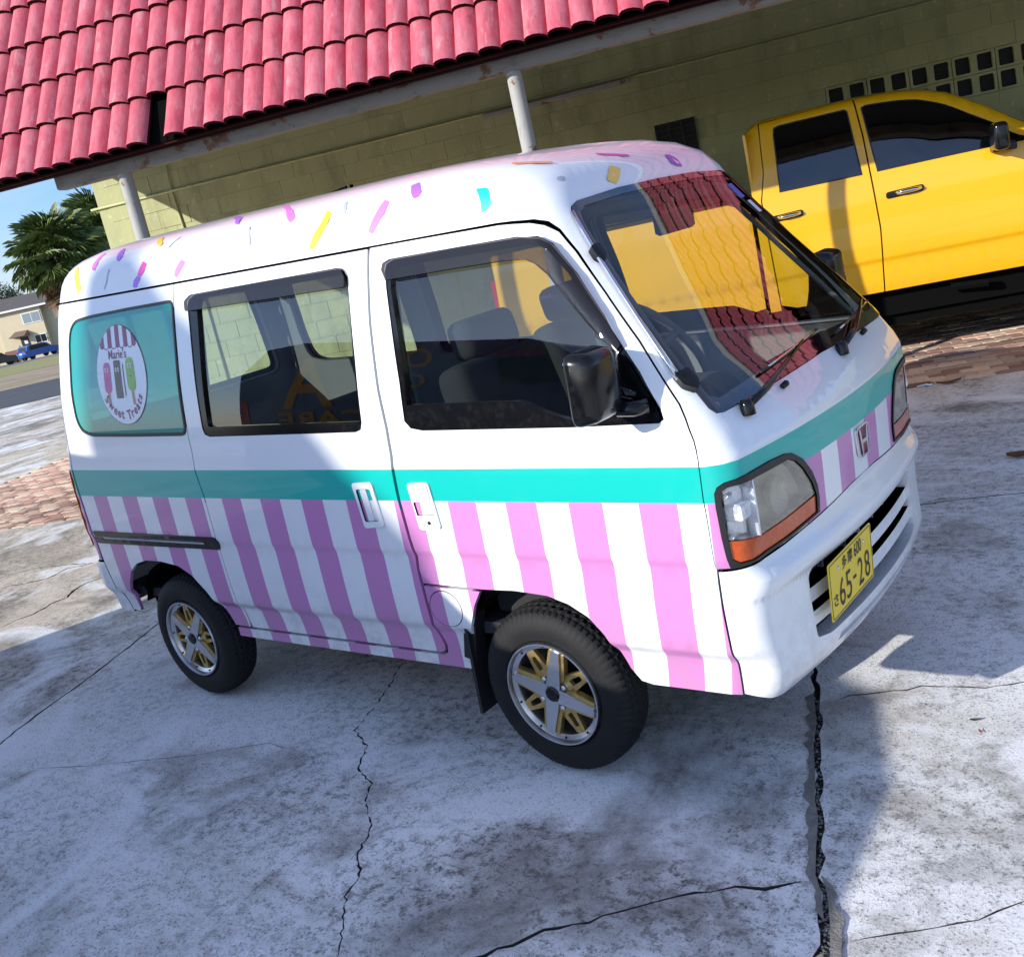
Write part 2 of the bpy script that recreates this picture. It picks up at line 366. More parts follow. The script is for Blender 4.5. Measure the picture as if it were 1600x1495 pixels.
# ================================================================== GROUND
def ground_z(x, y): return -max(0., math.hypot(x-1.86, y+2.76)-20)*.0118
def gmat():
    m, n, l, p = nodes('weathered concrete')
    co = n.new('ShaderNodeTexCoord').outputs['Object']
    def noise(sc, det=8, rough=.65, vec=co, dist=0):
        t = n.new('ShaderNodeTexNoise'); t.inputs['Scale'].default_value = sc; t.inputs['Detail'].default_value = det; t.inputs['Roughness'].default_value = rough; t.inputs['Distortion'].default_value = dist
        l.new(vec, t.inputs['Vector']); return t.outputs['Fac']
    def rng(v, a, b, c=0, d=1):
        r = n.new('ShaderNodeMapRange'); r.inputs['From Min'].default_value = a; r.inputs['From Max'].default_value = b; r.inputs['To Min'].default_value = c; r.inputs['To Max'].default_value = d; l.new(v, r.inputs['Value']); return r.outputs['Result']
    def mixc(f, a, b):
        x = n.new('ShaderNodeMixRGB')
        if isinstance(f, float): x.inputs['Fac'].default_value = f
        else: l.new(f, x.inputs['Fac'])
        for i, v in ((1, a), (2, b)):
            if isinstance(v, tuple): x.inputs[i].default_value = (*v, 1)
            else: l.new(v, x.inputs[i])
        return x.outputs['Color']
    def mul(a, b):
        x = n.new('ShaderNodeMath'); x.operation = 'MULTIPLY'
        for i, v in ((0, a), (1, b)):
            if isinstance(v, (int, float)): x.inputs[i].default_value = v
            else: l.new(v, x.inputs[i])
        return x.outputs[0]
    mp_ = n.new('ShaderNodeMapping'); mp_.inputs['Rotation'].default_value = (0, 0, R(-20)); mp_.inputs['Scale'].default_value = (.35, 1.2, 1); l.new(co, mp_.inputs['Vector']); st = mp_.outputs['Vector']
    big = noise(.9, 6, .6); patch = noise(2.3, 8, .62, dist=.6); streak = noise(1.4, 8, .7, st); fine = noise(115, 6, .75); mid = noise(24, 8, .82); grit = noise(330, 3, .6)
    sx_ = n.new('ShaderNodeSeparateXYZ'); l.new(co, sx_.inputs[0])
    # concrete fades to warm tan beyond the van, pale grey in front
    wob = n.new('ShaderNodeMath'); wob.operation = 'ADD'; l.new(sx_.outputs['X'], wob.inputs[0]); l.new(mul(big, 1.6), wob.inputs[1])
    far_ = rng(wob.outputs[0], -1.6, -3.4)
    c = mixc(rng(big, .38, .62), (.90, .90, .90), (.76, .75, .72))
    c = mixc(mul(far_, .85), c, (.66, .56, .43))
    c = mixc(mul(rng(streak, .50, .64), .55), c, (.42, .365, .29))
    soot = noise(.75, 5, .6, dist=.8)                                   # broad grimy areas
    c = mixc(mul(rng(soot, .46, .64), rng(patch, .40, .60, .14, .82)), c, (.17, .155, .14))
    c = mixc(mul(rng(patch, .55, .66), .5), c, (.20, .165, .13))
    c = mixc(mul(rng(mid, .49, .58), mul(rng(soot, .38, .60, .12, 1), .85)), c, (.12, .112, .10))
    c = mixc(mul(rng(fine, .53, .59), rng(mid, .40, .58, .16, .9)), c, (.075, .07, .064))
    c = mixc(mul(rng(noise(9, 8, .7), .60, .68), .4), c, (.92, .92, .92))
    chalk = noise(1.15, 7, .62, dist=1.1)                               # broad chalky bleached patches
    c = mixc(mul(rng(chalk, .50, .60), rng(fine, .66, .50, .25, .85)), c, (.88, .885, .89))
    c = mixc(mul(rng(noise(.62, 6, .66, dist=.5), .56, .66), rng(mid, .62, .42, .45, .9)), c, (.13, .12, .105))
    c = mixc(mul(rng(grit, .61, .68), .5), c, (.05, .047, .043))
    l.new(c, p.inputs['Base Color']); p.inputs['Roughness'].default_value = .9; p.inputs['Specular IOR Level'].default_value = .25
    h = n.new('ShaderNodeMath'); h.operation = 'ADD'; l.new(mul(fine, .5), h.inputs[0]); l.new(mul(mid, .8), h.inputs[1])
    b = n.new('ShaderNodeBump'); b.inputs['Strength'].default_value = .55; b.inputs['Distance'].default_value = .008; l.new(h.outputs[0], b.inputs['Height']); l.new(b.outputs['Normal'], p.inputs['Normal'])
    return m
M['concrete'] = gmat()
M['crack'] = mat('crack dirt', (.035, .032, .028), .95, noise=.7, nscale=60, col2=(.10, .085, .065), bump=.6, bscale=80)
M['patchmortar'] = mat('joint mortar', (.24, .225, .20), .95, noise=.8, nscale=25, col2=(.10, .095, .085), bump=.6, bscale=90)
M['stone'] = mat('loose aggregate', (.26, .25, .235), .85, noise=.6, nscale=90, obj_var=.4)
M['grass'] = mat('dry verge grass', (.26, .27, .075), .95, noise=.9, nscale=.35, col2=(.34, .28, .14), bump=.5, bscale=4, bdist=.1)
M['dirt'] = mat('bare sandy verge', (.40, .30, .20), .95, noise=.9, nscale=.5, col2=(.19, .17, .08), stretch=(.3, 1, 1), bump=.5, bscale=3, bdist=.1)
M['asphalt'] = mat('road asphalt', (.075, .078, .085), .85, noise=.5, nscale=.25, col2=(.035, .036, .04), bump=.3, bscale=30)
M['street'] = mat('pale street asphalt', (.20, .20, .21), .85, noise=.3, nscale=.2)
M['far'] = mat('distant ground', (.13, .12, .06), .95, noise=.8, nscale=.05, col2=(.16, .13, .09))

ca, sa = math.cos(R(23.2)), math.sin(R(23.2)); PB = np.array([-.447, 4.018])
pv = lambda s_, t_: (PB[0]+s_*ca-t_*sa, PB[1]+s_*sa+t_*ca)          # paver frame: s along the edge, t towards the wall
# far ground: one sheet to the horizon, falling gently away
V = []; Fs = []; rad = [0, 8, 14, 20, 28, 40, 60, 90, 130, 200, 400, 900, 2200]; na = 48
for r_ in rad:
    for k in range(na):
        a = 2*math.pi*k/na; x, y = 1.86+r_*math.cos(a), -2.76+r_*math.sin(a); V.append((x, y, -max(0, r_-20)*.0118*(1 if r_ < 200 else 200/r_)-.05))
for i in range(len(rad)-1):
    for k in range(na): j = (k+1) % na; Fs.append((i*na+k, (i+1)*na+k, (i+1)*na+j, i*na+j))
obj('ground', V, Fs, M['far'], kind='structure', smooth=True)

def ribbon(line, w0, jag=.4, seed=0, st=.035):
    """closed ragged outline round a crack line; w0 width (number or per-point list)"""
    rg = random.Random(seed); L = [np.array(p, float) for p in line]; P = []; W = []
    for i in range(len(L)-1):
        k = max(1, int(np.linalg.norm(L[i+1]-L[i])/st))
        for j in range(k):
            P.append(L[i]+(L[i+1]-L[i])*j/k); wa = w0[i] if isinstance(w0, (list, tuple)) else w0; wb = w0[i+1] if isinstance(w0, (list, tuple)) else w0; W.append(wa+(wb-wa)*j/k)
    P.append(L[-1]); W.append(w0[-1] if isinstance(w0, (list, tuple)) else w0); A = []; B = []
    for i, p in enumerate(P):
        d = P[min(i+1, len(P)-1)]-P[max(i-1, 0)]; d /= max(np.linalg.norm(d), 1e-9); nn = np.array([-d[1], d[0]]); e_ = .15 if i in (0, len(P)-1) else 1
        off = nn*rg.uniform(-1, 1)*W[i]*jag*1.2; wv = W[i]*.5*e_*rg.uniform(1-jag, 1+jag)
        A.append(p+off+nn*wv); B.append(p+off-nn*wv*rg.uniform(.7, 1.2))
    return A+B[::-1]
jA = [(.30, .46), (.38, .30), (.458, .131), (.531, -.04), (.604, -.202), (.641, -.321), (.699, -.458), (.742, -.57), (.781, -.645), (.819, -.756), (.857, -.857), (.889, -.905), (.929, -.991), (.967, -1.091), (1.05, -1.30), (1.2, -1.7)]
jAw = [.008, .009, .013, .018, .020, .019, .018, .019, .019, .018, .021, .025, .029, .033, .035, .035]
cracks = [ribbon(jA, jAw, .35, 1, .03),
 ribbon([(-.4, -2.1), (0, -1.7), (.283, -1.337), (.328, -1.266), (.417, -1.201), (.462, -1.141), (.533, -1.076), (.573, -1.035), (.64, -.997), (.69, -.959), (.758, -.944), (.800, -.905), (.828, -.880)], [.01, .01, .011, .009, .008, .008, .007, .012, .006, .006, .010, .010, .006], .45, 2),
 ribbon([(.600, -.060), (.637, -.017), (.714, .023), (.783, .055), (.821, .091), (.929, .112), (1.0, .119), (1.093, .182), (1.6, .30)], .006, .5, 3),
 ribbon([(.99, -1.034), (1.018, -1.008), (1.075, -.972), (1.147, -.918), (1.219, -.868), (1.248, -.824), (1.289, -.778), (1.6, -.6)], .0045, .5, 4),
 ribbon([(-1.197, -.204), (-1.062, -.445), (-.969, -.688), (-.834, -.76), (-.748, -.88), (-.624, -.938), (-.575, -1.014), (-.443, -1.107), (-.39, -1.216), (-.296, -1.3), (-.272, -1.375), (-.181, -1.47), (-.116, -1.552), (.1, -1.9)], .0042, 1.1, 5, .016),
 ribbon([(-2.3, -1.9), (-2.599, -1.269), (-2.652, -1.177), (-2.732, -.982), (-2.836, -.72), (-2.952, -.471), (-3.082, -.21), (-3.4, .5), (-3.7, 1.2)], .012, .3, 6),
 ribbon([(-4.363, -.465), (-4.382, -.361), (-4.349, -.263), (-4.4, -.121), (-4.392, -.022), (-4.496, .104), (-4.528, .203), (-4.491, .285), (-4.3, .6)], [.008, .012, .016, .022, .025, .02, .016, .012, .008], .45, 7),
 ribbon([(-5.35, -.014), (-5.193, .095), (-5.068, .2), (-5.108, .354), (-4.955, .487)], .018, .5, 8),
 ribbon([(-5.9, -.05), (-5.658, .126), (-5.633, .19), (-5.491, .335), (-5.25, .409), (-5.02, .465)], .014, .4, 9),
 ribbon([(-13.836, 3.2), (-13.85, 3.856), (-13.731, 4.168), (-13.779, 4.44), (-13.421, 4.637), (-13.2, 5.4)], .06, .4, 10, .2),
 ribbon([(.20, 1.66), (.344, 1.732), (.495, 1.801), (.746, 1.886), (2.2, 2.5)], .010, .25, 11),
 ribbon([(-2.181, -1.459), (-2.148, -1.321), (-1.889, -1.216), (-1.513, -1.031), (-1.258, -.864), (-1.135, -.872)], .003, .5, 12)]
lot = [(-25.6, 9.3), (-23.5, 11.6), (-20, 14.5), pv(-9.85, 12), pv(-9.85, 0), pv(9, 0), (14, -14), (-26, -14)]
lot = [(-25.7, 9.2), (-24.5, 10.2), (-23.2, 12.6), (-14, 12.6), pv(-9.87, 6), pv(-9.87, -.012), pv(10, -.012), (12, -14), (-27, -14)]
g_ = []
P, T, _ = cdt(resample(lot, 3.0), cracks, grid=[(x, y) for x in np.arange(-27, 12, 1.5) for y in np.arange(-14, 13, 1.5)])
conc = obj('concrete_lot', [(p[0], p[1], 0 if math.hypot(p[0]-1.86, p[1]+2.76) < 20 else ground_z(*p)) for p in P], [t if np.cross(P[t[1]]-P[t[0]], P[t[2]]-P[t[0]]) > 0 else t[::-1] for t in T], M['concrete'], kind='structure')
cr_ = MB()
for c_ in cracks:
    n_ = len(c_); h = .010 if np.ptp(np.array(c_)[:, 0])+np.ptp(np.array(c_)[:, 1]) < .5 else .014
    V = [(p[0], p[1], 0) for p in c_]+[(p[0], p[1], -h) for p in c_]; cr_.add(V, [(i, (i+1) % n_, n_+(i+1) % n_, n_+i) for i in range(n_)])
    P2, T2, _ = cdt(c_); cr_.add([(p[0], p[1], -h) for p in P2], [t if np.cross(P2[t[1]]-P2[t[0]], P2[t[2]]-P2[t[0]]) > 0 else t[::-1] for t in T2])
cr_.build('crack_bed', M['crack'], kind='structure')
# crumbled mortar beside the big joint and stones in it
for sd_, (a, b), side, w in ((1, (3, 9), -1, .030), (2, (8, 12), -1, .022), (3, (10, 14), 1, .03), (4, (13, 15), -1, .04)):
    rg = random.Random(sd_); L = [np.array(p) for p in jA[a:b+1]]; A = []; B = []
    for i, p in enumerate(resample(L, .03, False)):
        A.append(p+np.array([side*.007, 0])); B.append(p+np.array([side*(.010+w*rg.uniform(.3, 1.1)), rg.uniform(-.004, .004)]))
    B[0] = A[0]+np.array([side*.004, 0]); B[-1] = A[-1]+np.array([side*.004, 0])
    poly = A+B[::-1]; P2, T2, _ = cdt(poly); obj('mortar_edge', [(p[0], p[1], .002+.0014*sd_) for p in P2], [t if np.cross(P2[t[1]]-P2[t[0]], P2[t[2]]-P2[t[0]]) > 0 else t[::-1] for t in T2], M['patchmortar'], kind='structure')
rg = random.Random(3); rub = MB()
def pebble(mb, x, y, z, r):
    V = []; 
    for sx, sy, sz in ((1, 0, 0), (-1, 0, 0), (0, 1, 0), (0, -1, 0), (0, 0, 1), (0, 0, -1)):
        k = rg.uniform(.6, 1.2); V.append((x+sx*r*k+rg.uniform(-.3, .3)*r, y+sy*r*k+rg.uniform(-.3, .3)*r, z+sz*r*.6*k))
    mb.add(V, [(0, 2, 4), (2, 1, 4), (1, 3, 4), (3, 0, 4), (2, 0, 5), (1, 2, 5), (3, 1, 5), (0, 3, 5)])
La = [np.array(p) for p in jA]
for k in range(520):
    i = rg.choice([3, 4, 5, 6, 7, 8, 9, 10, 11, 12, 12, 13, 13, 14]); f_ = rg.random(); p = La[i]+(La[i+1]-La[i])*f_; w = jAw[i]
    pebble(rub, p[0]+rg.gauss(0, w*.30), p[1]+rg.gauss(0, .01), -.009+rg.random()*.008, rg.uniform(.0018, .0065))
for k in range(260):
    x, y = rg.uniform(-4, 1.6), rg.uniform(-1.8, 1.2); pebble(rub, x, y, .0015, rg.uniform(.0012, .003))
tag(rub.build('loose_stones', M['stone']), 'small grey stones crumbled along the wide joint in the concrete', 'stones', kind='stuff')
# a few dead leaves
M['leafdry'] = mat('dry brown leaf', (.16, .075, .03), .8, noise=.6, nscale=60); M['leafred'] = mat('red leaf', (.30, .05, .03), .7)
def leaf(x, y, L, w, a, m, label, z=.004, curl=.35):
    V = []; Fs = []; n = 6
    for i in range(n+1):
        s_ = i/n; ww = w*math.sin(math.pi*min(1, s_*.96+.02))**.8; zz_ = curl*L*(s_-.5)**2
        for g in (-1, 0, 1): V.append(((s_-.5)*L, g*ww*.5, zz_+abs(g)*w*.18+z))
    for i in range(n):
        for g in (0, 1): b = i*3+g; Fs.append((b, b+3, b+4, b+1))
    ca_, sa_ = math.cos(a), math.sin(a); o = obj('fallen_leaf', [(v[0], v[1], v[2]) for v in V], Fs, m, loc=(x, y, 0), rot=(0, 0, a), smooth=True); return tag(o, label, 'leaf')
leaf(1.018, -.075, .028, .014, .4, M['crack'], 'dark curled leaf left of the small red leaf on the sunlit concrete')
leaf(1.046, -.130, .022, .007, -.9, M['leafred'], 'small red leaf lying on the sunlit concrete at the right')
leaf(1.175, .02, .045, .010, 0.1, M['crack'], 'longer thin dark leaf lying above the red one on the sunlit concrete')
leaf(-.16, 4.085, .16, .055, .5, M['leafdry'], 'curled orange-brown leaf at the edge of the brick paving')
leaf(.62, 2.42, .12, .085, .3, M['leafdry'], 'flat brown leaf on the shaded concrete at the right edge')
MB().tube([(-.35, 4.02, .008), (-.30, 4.055, .012), (-.26, 4.045, .010), (-.29, 4.01, .008)], .007, 6).build('can_tab', M['chrome'])
tag(bpy.data.objects['can_tab'], 'bent pale strap end lying beside the curled leaf at the paving edge', 'litter')

# far strips: road, verge, street
def strip(name, a, b, m, dz, kind='structure'):
    """a and b: two points each, the two edges, stretched far both ways"""
    def line(p, q, k): p = np.array(p, float); q = np.array(q, float); d = (q-p)/np.linalg.norm(q-p); return [p+d*s_ for s_ in k]
    ks = np.linspace(-90, 60, 40); A = line(*a, ks); B = line(*b, ks); V = []; n = 6
    for p, q in zip(A, B):
        for j in range(n+1): x, y = p+(q-p)*j/n; V.append((x, y, ground_z(x, y)+dz))
    Fs = [(i*(n+1)+j, (i+1)*(n+1)+j, (i+1)*(n+1)+j+1, i*(n+1)+j+1) for i in range(len(ks)-1) for j in range(n)]
    return obj(name, V, Fs, m, kind=kind)
rd = lambda p: (p, (p[0]+.68, p[1]+.60))
strip('road', rd((-25.5, 9.35)), rd((-37.6, 15.2)), M['asphalt'], .012)
strip('verge_soil', rd((-37.5, 15.1)), rd((-60.5, 25.6)), M['dirt'], .02)
strip('verge_grass', rd((-60.0, 25.5)), rd((-99, 44)), M['grass'], .03)
strip('street', rd((-98.8, 44)), rd((-112, 50.5)), M['street'], .04)

# ------------------------------------------------------------------ brick pavers
M['paver'] = mat('clay paver', (.50, .29, .21), .85, noise=.6, nscale=30, col2=(.28, .20, .17), obj_var=.42, bump=.4, bscale=120, bdist=.003)
M['paver2'] = mat('buff clay paver', (.72, .54, .40), .85, noise=.6, nscale=30, col2=(.42, .29, .22), obj_var=.25, bump=.4, bscale=120, bdist=.003)
M['paver3'] = mat('brown clay paver', (.32, .20, .155), .85, noise=.6, nscale=30, obj_var=.35, bump=.4, bscale=120, bdist=.003)
M['sandjoint'] = mat('sandy joint', (.05, .04, .033), .95, noise=.5, nscale=40)
PR = R(23.2)
pave = obj('brick_paving', [(*pv(-9.9, -.02), -.012), (*pv(10, -.02), -.012), (*pv(10, 4.6), -.012), (*pv(-9.9, 4.6), -.012)], [(0, 1, 2, 3)], M['sandjoint'], kind='structure')
def paver_mesh(name, m, seed):
    rg = random.Random(seed); L, W_ = .196, .096; c_ = .020; o_ = [(-L/2, -W_/2+c_), (-L/2+c_, -W_/2), (L/2-c_, -W_/2), (L/2, -W_/2+c_), (L/2, W_/2-c_), (L/2-c_, W_/2), (-L/2+c_, W_/2), (-L/2, W_/2-c_)]
    o_ = [(x+rg.uniform(-.003, .003), y+rg.uniform(-.003, .003)) for x, y in o_]
    V = [(x*.95, y*.92, .004) for x, y in o_]+[(x, y, -.001) for x, y in o_]+[(x, y, -.014) for x, y in o_]
    Fs = [tuple(range(8))]+[(8+i, 8+(i+1) % 8, (i+1) % 8, i) for i in range(8)]+[(16+i, 16+(i+1) % 8, 8+(i+1) % 8, 8+i) for i in range(8)]
    me = bpy.data.meshes.new('brick'); me.from_pydata(V, [], Fs); me.materials.append(m); return me, V, Fs
pm = [paver_mesh('brick', M[k], i) for i, k in enumerate(('paver', 'paver2', 'paver', 'paver3', 'paver2', 'paver'))]
def project(x, y, z):
    d = np.array([x, y, z])-CP; k = d@Fv; return (809.1+1572.43*(d@Rv)/k, 694.8-1572.43*(d@Uv)/k, k) if k > .1 else (-1e5, -1e5, -1)
cand = []; rest = []
rg = random.Random(11)
for j in range(0, 46):
    for i in range(-50, 50):
        s_ = i*.2+(.1 if j % 2 else 0)+.1; t_ = j*.1+.05
        if s_ < -9.8: continue
        x, y = pv(s_, t_); q = project(x, y, 0); vis_ = (q[0] > 1395 and q[0] < 1630 and 440 < q[1] < 640) or (-30 < q[0] < 135 and 690 < q[1] < 850)
        (cand if vis_ else rest).append((q[2] if q[2] > 0 else 99, x, y, rg.randrange(6), rg.uniform(-.03, .03), rg.uniform(-.003, .003)))
cand.sort(); rest += cand[300:]
for k, (d, x, y, v, a, dz) in enumerate(cand[:300]):
    o = link(bpy.data.objects.new('brick', pm[v][0])); o.parent = pave; o.location = (x, y, dz); o.rotation_euler = (a*.3, a*.4, PR+a)
pb = MB(); rr_ = []
for d, x, y, v, a, dz in rest:
    if d > 30 and not (-9.9 < x < 9): continue
    c_, s_ = math.cos(PR+a), math.sin(PR+a); pb.add([(x+p[0]*c_-p[1]*s_, y+p[0]*s_+p[1]*c_, p[2]+dz) for p in pm[v][1]], pm[v][2], {0: 0, 1: 1, 2: 0, 3: 2, 4: 1, 5: 0}[v])
pb.build('further_bricks', [M['paver'], M['paver2'], M['paver3']], pave, kind='stuff')
# ---- van surface
TT=[.29,.38,.43,.47,.60,.700,.730,.90,.985,1.03,1.10,1.25,1.45,1.65,1.70,1.78,1.86,1.94,2.02,2.10,2.20,2.30]
WW=[.650,.657,.664,.686,.690,.6915,.6985,.6985,.6975,.6925,.687,.668,.633,.590,.576,.555,.522,.465,.385,.290,.165,.020]
ZZ=[.29,.38,.43,.47,.60,.700,.730,.90,.985,1.03,1.10,1.25,1.435,1.612,1.655,1.728,1.780,1.815,1.837,1.850,1.858,1.860]
XF=[.72,.74,.75,.755,.765,.775,.776,.783,.782,.765,.715,.602,.460,.336,.310,.270,.210,.125,0,-.22,-.60,-1.0]
XR=[-2.50,-2.51,-2.52,-2.525,-2.53,-2.53,-2.53,-2.525,-2.515,-2.505,-2.495,-2.475,-2.445,-2.42,-2.415,-2.405,-2.385,-2.34,-2.25,-2.05,-1.6,-1.05]
RR=[.09,.09,.09,.09,.09,.09,.09,.09,.09,.09,.095,.10,.105,.11,.115,.135,.17,.20,.22,.19,.11,.015]
KK=[0,0,0,0,0,0,-.001,-.010,-.017,-.019,-.022,-.026,-.029,-.033,-.033,-.033,-.033,-.033,-.033,-.033,-.033,-.033]
def pchip(xs,ys):
    xs=np.array(xs,float);ys=np.array(ys,float);h=np.diff(xs);d=np.diff(ys)/h
    m=np.zeros(len(xs));m[0]=d[0];m[-1]=d[-1]
    for i in range(1,len(xs)-1):
        if d[i-1]*d[i]>0:
            w1=2*h[i]+h[i-1];w2=h[i]+2*h[i-1];m[i]=(w1+w2)/(w1/d[i-1]+w2/d[i])
    def f(x):
        x=np.clip(np.asarray(x,float),xs[0],xs[-1]);i=np.clip(np.searchsorted(xs,x)-1,0,len(h)-1)
        s=(x-xs[i])/h[i];a=s*s
        return ys[i]*(1+2*s)*(1-s)**2+h[i]*m[i]*s*(1-s)**2+ys[i+1]*a*(3-2*s)+h[i]*m[i+1]*a*(s-1)
    return f
fW,fZ,fXF,fXR,fR,fK=[pchip(TT,a) for a in (WW,ZZ,XF,XR,RR,KK)]
UR,UF,UA,UC=-2.2,.6,.14,.83  # side u range, corner arc span in u, half front span
BOW=.055
def S(u,t):
    """u: side [UR,UF]; corner UF..UF+UA; front to UF+UC (y=0); beyond mirrored. u<UR: rear corner and tail, mirrored the same"""
    u=np.asarray(u,float);t=np.asarray(t,float);u,t=np.broadcast_arrays(u,t)
    sgn=np.ones(u.shape)
    UM=UF+UC;UL=UR-UC
    m=u>UM;sgn=np.where(m,-1,sgn);uu=np.where(m,2*UM-u,u)
    m=uu<UL;sgn=np.where(m,-sgn,sgn);uu=np.where(m,2*UL-uu,uu)
    w,z,xf,xr,r,k=fW(t),fZ(t),fXF(t),fXR(t),fR(t),fK(t)
    bow=BOW*np.clip((t<1.2)*1.0+ (t>=1.2)*(1-.35*(t-1.2)),0.3,1)*np.clip(1-(t-1.02)*3,.72,1)
    x0=xr+r;x1=xf-bow-r
    bow=bow*np.clip(1-(t-1.08)*3.5,.55,1)
    # side
    f=np.clip((uu-UR)/(UF-UR),0,1)
    xs=x0+(x1-x0)*f
    ys=w-.010*np.square(2*f-1)
    we=w-.010
    # front
    a=np.clip((uu-UF)/UA,0,1)*np.pi/2
    g=np.clip((uu-UF-UA)/(UC-UA),0,1)
    xf_=x1+r*np.sin(a);yf=we-r+r*np.cos(a)
    yy=(we-r)*(1-g)
    xg=x1+r+bow*(1-np.square((1-g)))
    front=uu>UF
    X=np.where(front,np.where(uu>UF+UA,xg,xf_),xs)
    Y=np.where(front,np.where(uu>UF+UA,yy,yf),ys)
    a=np.clip((UR-uu)/UA,0,1)*np.pi/2
    g=np.clip((UR-uu-UA)/(UC-UA),0,1)
    rear=uu<UR
    X=np.where(rear,np.where(uu<UR-UA,x0-r,x0-r*np.sin(a)),X)
    Y=np.where(rear,np.where(uu<UR-UA,(we-r)*(1-g),we-r+r*np.cos(a)),Y)
    Z=z+k*X
    return np.stack([X,-Y*sgn,Z],-1)
def N(u,t,e=1e-3):
    a=S(np.asarray(u)+e,t)-S(np.asarray(u)-e,t);b=S(u,np.asarray(t)+e)-S(u,np.asarray(t)-e)
    n=np.cross(a,b);return n/np.maximum(np.linalg.norm(n,axis=-1,keepdims=True),1e-9)
# ================================================================== THE STRIPED VAN
def make_N(F):
    def g(u, t, e=1e-3):
        u = np.asarray(u, float); t = np.asarray(t, float)
        a = F(u+e, t)-F(u-e, t); b = F(u, t+e)-F(u, t-e); n = np.cross(a, b); L = np.linalg.norm(n, axis=-1, keepdims=True)
        return np.where(L > 1e-9, n/np.maximum(L, 1e-9), [0, 0, 1.])
    return g
NS = make_N(S)
UM = UF+UC; UL = UR-UC
mir = lambda p: [(2*UM-a, b) for a, b in p]
rmir = lambda p: [(2*UL-a, b) for a, b in p]
xu = lambda x: -2.2+(x+2.44)*.9135
van = empty('kei_van', (0, 0, 0), 0, 'small white van with teal band, pink stripes and confetti-marked roof parked on concrete', 'van')
BODY = [M['white'], M['teal'], M['pink']]
sx = [(-2.44, -2.43), (-2.318, -2.203), (-2.082, -1.964), (-1.848, -1.732), (-1.614, -1.503), (-1.373, -1.256), (-1.14, -1.028), (-.912, -.800), (-.683, -.570), (-.459, -.345), (-.23, -.119), (-.007, .104), (.214, .324), (.436, .549)]
regR = [([(-6, .888), (9, .888), (9, .987), (-6, .987)], 1)]+[([(xu(a), .2), (xu(b), .2), (xu(b), .888), (xu(a), .888)], 2) for a, b in sx]
fr_ = [(.6035, .66), (0.987, 1.120), (1.234, 1.350), (1.472, 1.594), (1.745, 1.87)]
regR += [([(a, .2), (b, .2), (b+.004, .888), (a+.004, .888)], 2) for a, b in fr_]
regR += [([(-2.44-.21*k, .2), (-2.33-.21*k, .2), (-2.33-.21*k, .888), (-2.44-.21*k, .888)], 2) for k in range(6)]
regR += [([(-2.2, .2), (-2.27, .2), (-2.27, .888), (-2.2, .888)], 2)]
regL = [(mir(p), i) for p, i in regR[1:14]]+[regR[0]]
TS = (.420, .430, .437, .444, .450, .457, .465, .475, .700, .706, .712, .718, .724, .731, .975, .985, .995, 1.005, 1.015, 1.03)
def rev_(p): return list(p)[::-1]

ws = [(0.719, 1.652), (0.717, 1.685), (0.725, 1.705), (0.757, 1.717), (1.066, 1.730), (1.430, 1.733)]
wsb = [(1.430, 1.110), (1.248, 1.107), (0.748, 1.097), (0.718, 1.102), (0.707, 1.118), (0.708, 1.224), (0.718, 1.360), (0.723, 1.507)]
ws_o = ws+mir(ws[:-1])[::-1]+mir(wsb[1:])[::-1]+wsb
wi = [(0.740, 1.652), (0.748, 1.681), (0.793, 1.697), (1.062, 1.708), (1.430, 1.711)]
wib = [(1.430, 1.152), (1.247, 1.148), (0.839, 1.132), (0.765, 1.127), (0.730, 1.141), (0.726, 1.225), (0.733, 1.360), (0.739, 1.507)]
ws_i = wi+mir(wi[:-1])[::-1]+mir(wib[1:])[::-1]+wib
lampo = [(.640, .704), (.631, .793), (.627, .874), (.629, .912), (.638, .929), (.657, .939), (.718, .943), (.832, .945), (.913, .941), (.954, .931), (1.002, .902), (1.047, .851), (1.071, .803), (1.075, .767), (1.066, .724), (.874, .711), (.749, .707), (.687, .705)]
lampi = [(.650, .732), (.645, .818), (.644, .894), (.649, .919), (.664, .926), (.728, .923), (.927, .921), (.962, .906), (.998, .874), (1.039, .821), (1.057, .779), (1.052, .730), (.877, .720), (.754, .718), (.701, .715), (.668, .718)]
a_side = [(0.516, 1.699), (0.584, 1.696), (0.634, 1.690), (0.661, 1.676), (0.676, 1.646), (0.685, 1.572), (0.684, 1.446), (0.678, 1.307), (0.656, 1.143), (0.634, 1.077), (.606, .99), (.601, .9), (.606, .706)]
bot = [(.70, .705), (.853, .707), (1.071, .717), (1.321, .733)]
shell = [(UL, 1.70)]+a_side+bot+mir(bot)[::-1]+mir(a_side)[::-1]+[(2*UM-UL, 1.70), (2*UM-UL, 2.30), (UL, 2.30)]
panel('body_shell', S, NS, shell, BODY, van, holes=[ws_o, lampo, mir(lampo)], regs=regR, ts=TS, st=(.07, .035), flange=.02)

Bs = [(-0.061, 1.693), (-0.185, 1.457), (-0.287, 1.230), (-0.353, 1.053), (-.368, .995), (-.371, .889), (-.363, .766), (-.357, .714), (-.363, .66), (-.360, .606), (-.356, .49), (-.361, .43), (-.347, .38), (-.351, .356), (-.368, .347)]
Cs = [(-1.326, .347), (-1.326, .5), (-1.33, .684), (-1.324, .755), (-1.325, .9), (-1.342, .986), (-1.336, 1.110), (-1.253, 1.630), (-1.243, 1.693)]
archR = [(-1.43, .347), (-1.45, .42), (-1.50, .50), (-1.56, .565), (-1.635, .603), (-1.75, .617), (-1.85, .616), (-1.93, .598), (-1.99, .560), (-2.035, .50), (-2.06, .45), (-2.090, .352)]
Rs = [(-2.150, .352), (-2.160, .44), (-2.185, .60), (-2.19, .85), (-2.21, 1.1), (-2.245, 1.36), (-2.247, 1.693)]
